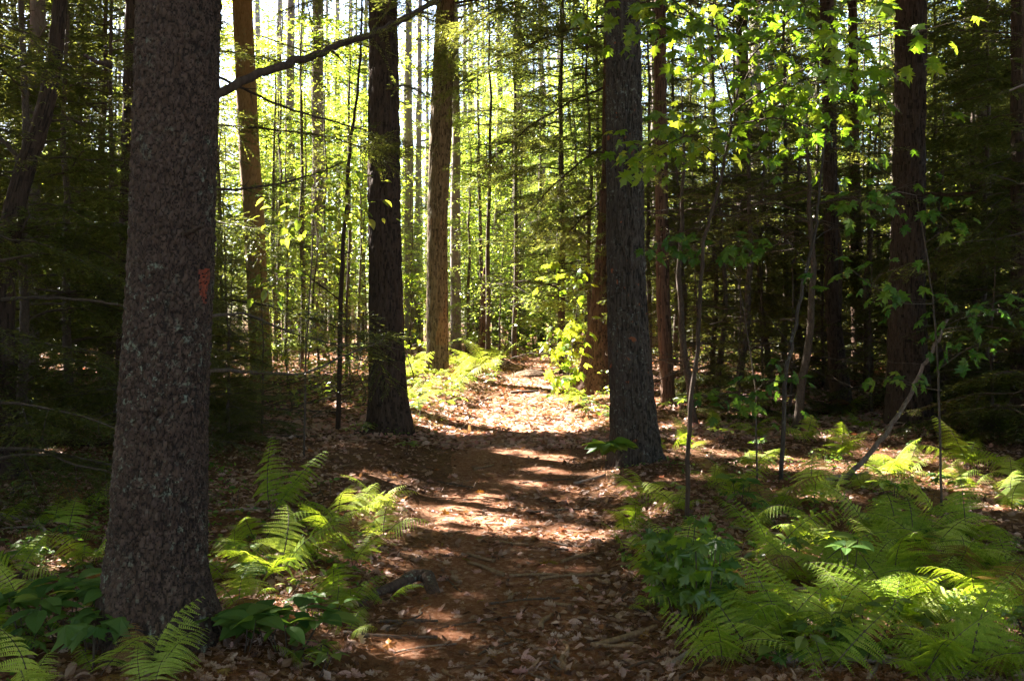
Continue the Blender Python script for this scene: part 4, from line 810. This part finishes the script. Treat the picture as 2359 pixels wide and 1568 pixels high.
# fronds tilt: rotation 0 points away from the viewer (+y)
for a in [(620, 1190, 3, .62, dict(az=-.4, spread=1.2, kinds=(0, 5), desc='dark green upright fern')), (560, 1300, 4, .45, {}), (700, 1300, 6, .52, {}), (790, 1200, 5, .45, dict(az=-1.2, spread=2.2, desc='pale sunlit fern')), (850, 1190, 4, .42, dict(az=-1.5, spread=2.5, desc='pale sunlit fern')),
          (760, 1385, 2, .32, {}), (640, 1340, 5, .5, {}), (520, 1340, 4, .42, {}), (350, 1545, 4, .42, dict(az=.1, spread=1.8, kinds=(0, 3), desc='bright yellow-green fern')), (60, 1640, 5, .45, dict(desc='pale fern at the picture corner')), (200, 1310, 5, .45, {}), (40, 1340, 4, .45, {}), (150, 1250, 3, .4, {}),
          (270, 1590, 2, .3, {}), (880, 1400, 2, .3, {}), (690, 1540, 2, .3, {}), (1575, 1310, 3, .62, dict(az=.1, spread=1.0, kinds=(5, 0), desc='tall upright yellow fern')), (1480, 1150, 4, .42, {}), (1450, 1230, 3, .3, {}), (1560, 1180, 5, .45, {}), (1640, 990, 3, .5, dict(az=0, spread=1, kinds=(0,))),
          (1590, 1040, 4, .45, {}), (1540, 1040, 3, .4, {}), (1850, 1020, 5, .6, {}), (1930, 1060, 5, .6, {}), (1740, 1080, 5, .5, {}), (1680, 1150, 5, .45, {}), (1790, 1180, 5, .5, {}), (1880, 1170, 6, .55, {}), (2220, 1080, 6, .62, dict(desc='tall dark green fern')), (2300, 1000, 6, .6, dict(desc='tall dark green fern')),
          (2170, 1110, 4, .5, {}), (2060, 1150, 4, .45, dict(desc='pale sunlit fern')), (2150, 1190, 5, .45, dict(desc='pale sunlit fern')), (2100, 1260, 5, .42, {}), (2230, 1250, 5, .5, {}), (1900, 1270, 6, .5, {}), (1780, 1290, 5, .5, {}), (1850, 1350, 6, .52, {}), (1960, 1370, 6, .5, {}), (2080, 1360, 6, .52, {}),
          (2200, 1350, 6, .5, {}), (2320, 1340, 6, .5, {}), (2300, 1430, 6, .5, {}), (2180, 1450, 6, .48, {}), (2060, 1460, 5, .45, {}), (1740, 1530, 4, .42, {}), (1920, 1560, 4, .42, dict(az=-.8, spread=1.5)), (2240, 1560, 6, .45, {}), (2350, 1560, 6, .5, {}), (2120, 1580, 5, .42, {}), (2020, 1240, 5, .45, {}), (1700, 1400, 4, .42, {}),
          (2330, 1180, 6, .5, {}), (1990, 1130, 4, .45, {}), (1830, 1430, 3, .4, {}), (2340, 1100, 5, .5, {}), (1450, 1215, 4, .36, {}), (1440, 1275, 3, .32, {}), (1500, 1335, 3, .36, {}), (1500, 1410, 3, .32, {}), (880, 1245, 4, .4, dict(desc='pale sunlit fern')), (870, 1170, 4, .4, dict(desc='pale sunlit fern')), (820, 1310, 4, .4, {}), (760, 1260, 5, .48, {}), (600, 1250, 4, .45, {}), (700, 1220, 4, .42, {}), (800, 1400, 3, .34, {}), (345, 1590, 3, .44, dict(az=0, spread=.9, kinds=(0, 3), desc='bright yellow-green fern')), (2290, 900, 5, .6, {}), (2200, 960, 5, .55, {})]: FP(*a[:4], **a[4])
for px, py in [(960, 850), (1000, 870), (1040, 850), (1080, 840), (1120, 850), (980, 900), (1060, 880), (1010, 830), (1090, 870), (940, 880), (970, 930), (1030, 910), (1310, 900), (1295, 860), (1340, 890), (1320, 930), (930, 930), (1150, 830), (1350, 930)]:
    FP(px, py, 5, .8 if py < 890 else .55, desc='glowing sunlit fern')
for i in range(70):
    px, py = U(1520, 2440), U(940, 1600)
    if px > 1560 + max(0, py - 1350) * .5: FP(px, py, int(U(3, 6)), U(.34, .52), desc='yellow-green fern' if i % 4 else 'pale yellow fern')
for i in range(26):
    px, py = (U(-40, 240), U(1180, 1600)) if i % 2 else (U(520, 820), U(1020, 1480))
    if i % 3 == 0 or px < 240: FP(px, py, int(U(2, 5)), U(.3, .42))

# ------------------------------------------------------------------ low leafy plants
def LP(px, py, *a, **k): leafy(tuple(G(px, py)), *a, **k)
LP(150, 1480, 7, .26, T_OVAL, .15, 'sars', 5, .26, desc='dark plant with large oval leaves'); LP(60, 1500, 4, .24, T_OVAL, .15, 'sars', 5, .2, desc='dark plant with large oval leaves')
LP(225, 1500, 4, .24, T_OVAL, .13, 'sars', 4, .14, desc='dark plant with large oval leaves'); LP(210, 1560, 2, .22, T_MAPLE, .17, 'sars', 3, .1, desc='dark plant with one large lobed leaf')
LP(560, 1500, 5, .18, T_OVAL, .15, 'sars', 5, .16, desc='green plant with broad oval leaves'); LP(660, 1510, 6, .18, T_OVAL, .15, 'sars', 5, .18, desc='green plant with broad oval leaves')
LP(720, 1560, 4, .14, T_OVAL, .07, 'beech', 5, .14, desc='small yellowing plant'); LP(590, 1360, 2, .15, T_MAPLE, .11, 'sars', 3, .1, desc='small plant with lobed leaves')
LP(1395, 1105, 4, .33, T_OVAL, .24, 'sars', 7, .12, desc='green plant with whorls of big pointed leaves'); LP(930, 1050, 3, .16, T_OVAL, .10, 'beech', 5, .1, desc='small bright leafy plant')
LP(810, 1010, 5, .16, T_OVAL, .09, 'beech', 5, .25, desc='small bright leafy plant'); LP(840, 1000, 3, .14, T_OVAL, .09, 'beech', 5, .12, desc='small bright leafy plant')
LP(1600, 1480, 8, .46, T_MAPLE, .10, 'maple', 3, .24, desc='dark bushy plant with lobed leaves', tilt=.8, tiers=3); LP(1640, 1430, 5, .38, T_MAPLE, .09, 'sars', 3, .2, desc='dark bushy plant with lobed leaves', tilt=.8, tiers=3)
LP(1560, 1400, 6, .4, T_MAPLE, .09, 'maple', 4, .16, desc='bushy plant with lobed leaves', tilt=.8, tiers=4); LP(2050, 1190, 3, .24, T_OVAL, .1, 'sars', 5, .12, desc='green plant with round leaves'); LP(1950, 1380, 3, .3, T_OVAL, .11, 'sars', 5, .12, desc='green plant with round leaves')
LP(1700, 1190, 4, .26, T_OVAL, .11, 'sars', 6, .2, desc='green plant with round leaves'); LP(2110, 950, 5, .4, T_MAPLE, .12, 'maple', 4, .2, desc='green plant with lobed leaves'); LP(1660, 1030, 5, .25, T_OVAL, .1, 'beech', 5, .3, desc='small bright leafy plant')
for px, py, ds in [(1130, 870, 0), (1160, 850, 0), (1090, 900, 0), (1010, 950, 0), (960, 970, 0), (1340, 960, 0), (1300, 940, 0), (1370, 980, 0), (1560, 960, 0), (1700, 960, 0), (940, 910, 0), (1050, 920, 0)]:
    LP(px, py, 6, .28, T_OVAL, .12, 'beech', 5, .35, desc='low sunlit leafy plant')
for i in range(46):
    px, py = U(1480, 2400), U(950, 1560)
    if px < 1600 and py > 1150: continue
    LP(px, py, int(U(2, 5)), U(.08, .2), T_OVAL if i % 2 else T_MAPLE, U(.06, .09), 'sars' if i % 3 else 'beech', 4, .14, desc='small green seedling')
for i in range(22):
    px, py = (U(480, 760), U(1050, 1560)) if i % 2 else (U(-20, 240), U(1250, 1600))
    LP(px, py, int(U(2, 5)), U(.06, .16), T_OVAL if i % 2 else T_MAPLE, U(.05, .08), 'sars' if i % 3 else 'beech', 4, .12, desc='small green seedling')

# ------------------------------------------------------------------ litter and needles (uncountable)
def scatter(n, ymin, ymax, xr, power=1.6):
    u = rng.random(n); y = ymin * (ymax / ymin) ** (u ** (1 / power) if power else u); x = y * U(-xr, xr, n); return x, y
def drop(b, tmpls, x, y, size, mat=0, tilt=.35, lift=.006, vr=(0, .8)):
    n = len(x); z = terr(x, y) + lift + U(0, .012, n); d = np.c_[rng.normal(size=(n, 2)), .18 * rng.normal(size=n)]; nr = np.array([0, 0, 1.]) + tilt * rng.normal(size=(n, 3))
    R = frames(d, nr) * size[:, None, None]; k = rng.integers(len(tmpls), size=n); v = U(*vr, n)
    for i, t in enumerate(tmpls):
        s = k == i; b.inst(t, R[s], np.c_[x, y, z][s], mat, v[s])
b = MB(); x, y = scatter(52000, 3.4, 13, .6, 1.3); d = np.abs(x - path_c(y)) / path_w(y); nn = fbm(np.stack([x * 1.3, y * 1.3, 0 * x], -1), 2, 77)
k_ = rng.random(len(x)) < np.where(d < 1, np.where(x - path_c(y) > -.1 * path_w(y), .55, .22), .95) * (.35 + 1.2 * (nn > .45)); x, y = x[k_], y[k_]
drop(b, [T_OAK, T_MAPLE, T_OVAL, T_SMALL], x, y, U(.02, .075, len(x)), tilt=.5, vr=(0, .74))
x, y = scatter(1100, 3.4, 14, .6, 1.2); drop(b, [T_OAK, T_MAPLE], x, y, U(.06, .10, len(x)), tilt=.6, vr=(.35, 1))
x, y = scatter(60000, 12, 34, .6, 1.0); drop(b, [T_SMALL, T_CARD], x, y, U(.06, .12, len(x)), tilt=.45, vr=(.42, .8))  # sunlight put into the colour: paler far leaves brighten the lit pool
tag(b.build('leaf_litter', [M['litter']]), 'brown and pinkish fallen leaves strewn over the ground', None, None, 'stuff')
b = MB(); x, y = scatter(90000, 3.3, 12, .45, .9); drop(b, [T_NEEDLE], x, y, U(.06, .13, len(x)), tilt=.25, lift=.008)
tag(b.build('pine_needles', [M['needles']]), 'fallen reddish pine needles on the path', None, None, 'stuff')
b = MB(); n = 3600; x, y = scatter(n, 3.6, 30, .58, 1.3); d = np.abs(x - path_c(y)) / path_w(y); k_ = (d > 1.15) & (fbm(np.stack([x * .8, y * .8, 0 * x], -1), 2, 91) > .5); x, y = x[k_], y[k_]
for q in range(7):
    n = len(x); z = terr(x, y) + U(.02, .12, n); dd = np.c_[rng.normal(size=(n, 2)), .2 * rng.normal(size=n)]; b.inst(T_OVAL if q % 2 else T_SMALL, frames(dd, np.array([0, 0, 1.]) + .4 * rng.normal(size=(n, 3))) * U(.02, .05, n)[:, None, None], np.c_[x + U(-.1, .1, n), y + U(-.1, .1, n), z], 0, U(.2, .9, n))
tag(b.build('ground_cover', [M['sars']]), 'tiny green seedlings covering the forest floor', None, None, 'stuff')

# ------------------------------------------------------------------ sticks, log, rock
def stick(px, py, ang, ln, r, mat='b_stick', desc='brown stick', curve=.05, twigs=0, lift=0.):
    c = G(px, py); n = 9; s = np.linspace(-.5, .5, n); dx, dy = math.cos(ang), math.sin(ang); x = c[0] + dx * ln * s - dy * curve * ln * np.sin(s * 5 + ln * 9); y = c[1] + dy * ln * s + dx * curve * ln * np.cos(s * 4)
    z = terr(x, y) + r * .8 + .008 + lift * (s + .5); rr = r * (1 + .12 * rng.normal(size=n)) * np.interp(s, [-.5, .5], [1.1, .8]); b = MB(); pts = np.c_[x, y, z] - c; b.tube(pts, rr, 8)
    for _ in range(twigs): j = rng.integers(1, n - 1); d = randdir(1)[0]; d[2] = abs(d[2]) * .3; b.tube(pts[j] + d * np.linspace(0, ln * U(.15, .35), 4)[:, None], np.linspace(r * .5, r * .2, 4), 5)
    o = b.build('stick', [M[mat]], None, True, tuple(c)); pend(o, desc, 'stick', 'fallen sticks by the path'); return o
STK = [(1120, 1315, 2.2, .42, .014, 'b_wood'), (1105, 1290, 2.3, .3, .012, 'b_wood'), (1330, 1290, .9, .34, .012, 'b_wood'), (1255, 1440, 1.3, .22, .014, 'b_wood'), (1290, 1400, 2.5, .16, .011, 'b_wood'), (1385, 1345, 2.0, .16, .012, 'b_wood'), (1230, 1330, .1, .3, .010, 'b_wood'), (1300, 1335, .3, .32, .011, 'b_wood'),
       (1440, 1480, .5, .36, .016, 'b_wood'), (1410, 1500, 2.9, .2, .013, 'b_wood'), (1360, 1330, .1, .2, .01, 'b_stick'), (1180, 1380, 1.2, .12, .012, 'b_wood'), (1210, 1390, .3, .4, .007, 'b_twig'), (1040, 1350, 2.0, .4, .006, 'b_twig'), (1100, 1440, .5, .5, .005, 'b_twig'), (1360, 1110, .75, .42, .016, 'b_pale'), (1190, 1025, .5, .7, .016, 'b_stick'),
       (1115, 1080, 1.1, .4, .014, 'b_wood'), (1140, 1030, .1, .5, .015, 'b_stick'), (1600, 1510, .7, .3, .013, 'b_pale'), (1610, 1545, .6, .5, .008, 'b_twig'), (1850, 1370, -.6, .6, .012, 'b_pale'), (1760, 1390, -.5, .7, .016, 'b_twig'), (1820, 1280, .1, .7, .016, 'b_stick'), (1990, 1540, -.2, .7, .02, 'b_pale'), (2010, 1560, 1.2, .4, .011, 'b_pale'),
       (1930, 1110, .7, .9, .028, 'b_pale'), (900, 1480, .1, .45, .012, 'b_twig'), (940, 1440, .1, .3, .009, 'b_twig'), (1180, 1255, 2.6, .25, .01, 'b_stick'), (1290, 1180, .3, .5, .009, 'b_twig'), (1260, 1110, .4, .6, .008, 'b_twig'), (1050, 1120, 2.4, .5, .009, 'b_twig'), (850, 1000, 2.3, .6, .012, 'b_twig'), (1240, 905, .15, 1.0, .02, 'b_twig'),
       (40, 1130, 1.8, .8, .016, 'b_twig'), (120, 1080, .2, 1.6, .015, 'b_twig'), (60, 1210, -.8, .8, .02, 'b_pale'), (20, 1290, 1.2, .5, .014, 'b_pale'), (620, 1010, .3, 1.2, .014, 'b_twig'), (560, 960, .4, 1.6, .016, 'b_twig'), (680, 950, -.3, 1.4, .018, 'b_twig'), (730, 930, .8, 1.3, .018, 'b_twig'), (600, 1180, .1, .5, .01, 'b_pale'), (1740, 1230, -.7, .4, .01, 'b_pale'),
       (1150, 1500, .9, .3, .006, 'b_twig'), (1480, 1420, 1.9, .5, .006, 'b_twig'), (980, 1500, .4, .3, .005, 'b_pale'), (1330, 1230, 2.8, .2, .008, 'b_stick'), (1050, 1230, .5, .22, .008, 'b_stick')]
DN = {'b_wood': 'bare tan stick', 'b_stick': 'brown stick', 'b_twig': 'thin dark stick', 'b_pale': 'pale grey stick'}
for s_ in STK: stick(*s_, desc=DN[s_[5]], twigs=0 if s_[4] > .009 and s_[3] < .5 else 2)
for i in range(32):
    left = i % 3; px, py = (U(880, 1500), U(1180, 1560)) if left else (U(500, 840), U(930, 1150)); mt = ['b_wood', 'b_stick', 'b_twig', 'b_pale'][int(rng.integers(4))]
    stick(px, py, U(0, 3.1), U(.08, .35) * (1 if left else 2.5), U(.004, .011), mt, DN[mt], .08)
stick(190, 1030, .12, 2.2, .05, 'b_dark', 'thick dark fallen limb', .03, 4); stick(110, 1085, .1, 2.0, .03, 'b_dark', 'thick dark fallen limb', .05, 4)
# brush heap sticks left of the black trunk
for i in range(26): stick(U(560, 830), U(900, 960), U(-.7, 1.2), U(.6, 1.6), U(.006, .014), 'b_twig', 'thin dark stick', .09, 3, U(.05, .5))
# root-like log beside the path
c = G(915, 1375); e = empty('root_log', tuple(c)); q = np.array([G(822, 1402), G(870, 1382), G(915, 1368), G(955, 1352), G(985, 1350), G(1000, 1372)]) - c; q[:, 2] += [.01, .035, .05, .065, .06, .0]
k = np.linspace(0, 5, 26); q = np.stack([np.interp(k, np.arange(6), q[:, j]) for j in range(3)], -1); q[1:-1] = (q[:-2] + 2 * q[1:-1] + q[2:]) / 4
b = MB(); b.tube(q, np.interp(k, [0, 2, 4, 5], [.016, .032, .042, .038]) * (1 + .06 * rng.normal(size=26)), 12); b.build('log', [M['b_rough']], e, True); tag(e, 'short curved log half sunk beside the path near its left edge', 'log'); landmark(e, 'the short curved log', c)
c = G(1225, 862)
th = np.linspace(0, 2 * math.pi, 40, endpoint=False); b = MB(); rings = []
for h_, rr in [(-.2, 1.05), (-.04, 1), (.02, .9), (.07, .72), (.10, .45), (.115, .18)]:
    rad = rr * (1 + .16 * (vnoise(np.stack([np.cos(th) * 2, np.sin(th) * 2, 0 * th + h_], -1), 3) - .5)); rings.append(np.stack([np.cos(th) * rad * .55, np.sin(th) * rad * .8, 0 * th + h_ + .03 * vnoise(np.stack([np.cos(th) * 3, np.sin(th) * 3, 0 * th + rr * 5], -1), 8)], -1))
rings = [q_ * .72 for q_ in rings]; V = np.concatenate(rings); i = (np.arange(5)[:, None] * 40 + np.arange(40)[None]); j = np.arange(5)[:, None] * 40 + (np.arange(40)[None] + 1) % 40
b.add(np.vstack([V, [[0, 0, .097]]]), np.stack([i, j, j + 40, i + 40], -1).reshape(-1, 4)); b.F.append((np.array([[200 + t, 200 + (t + 1) % 40, 240] for t in range(40)]), 0, np.full(40, .5, np.float32)))
tag(b.build('rock', [M['rock']], None, True, tuple(c)), 'low rounded sunlit rock lying in the path where it goes over the rise', 'rock')
landmark(None, 'the low rock', G(1225, 862)); landmark(None, 'the dark bushy plant', G(1590, 1470)); landmark(None, 'the right edge trunk', (6.2, 12)); landmark(None, 'the big oval-leaved plant', G(120, 1490)); landmark(None, 'the thin grey sapling', G(1797, 975))
finish_labels()
print('OBJECTS', len(bpy.data.objects), 'POLYS', sum(len(m.polygons) for m in bpy.data.meshes))
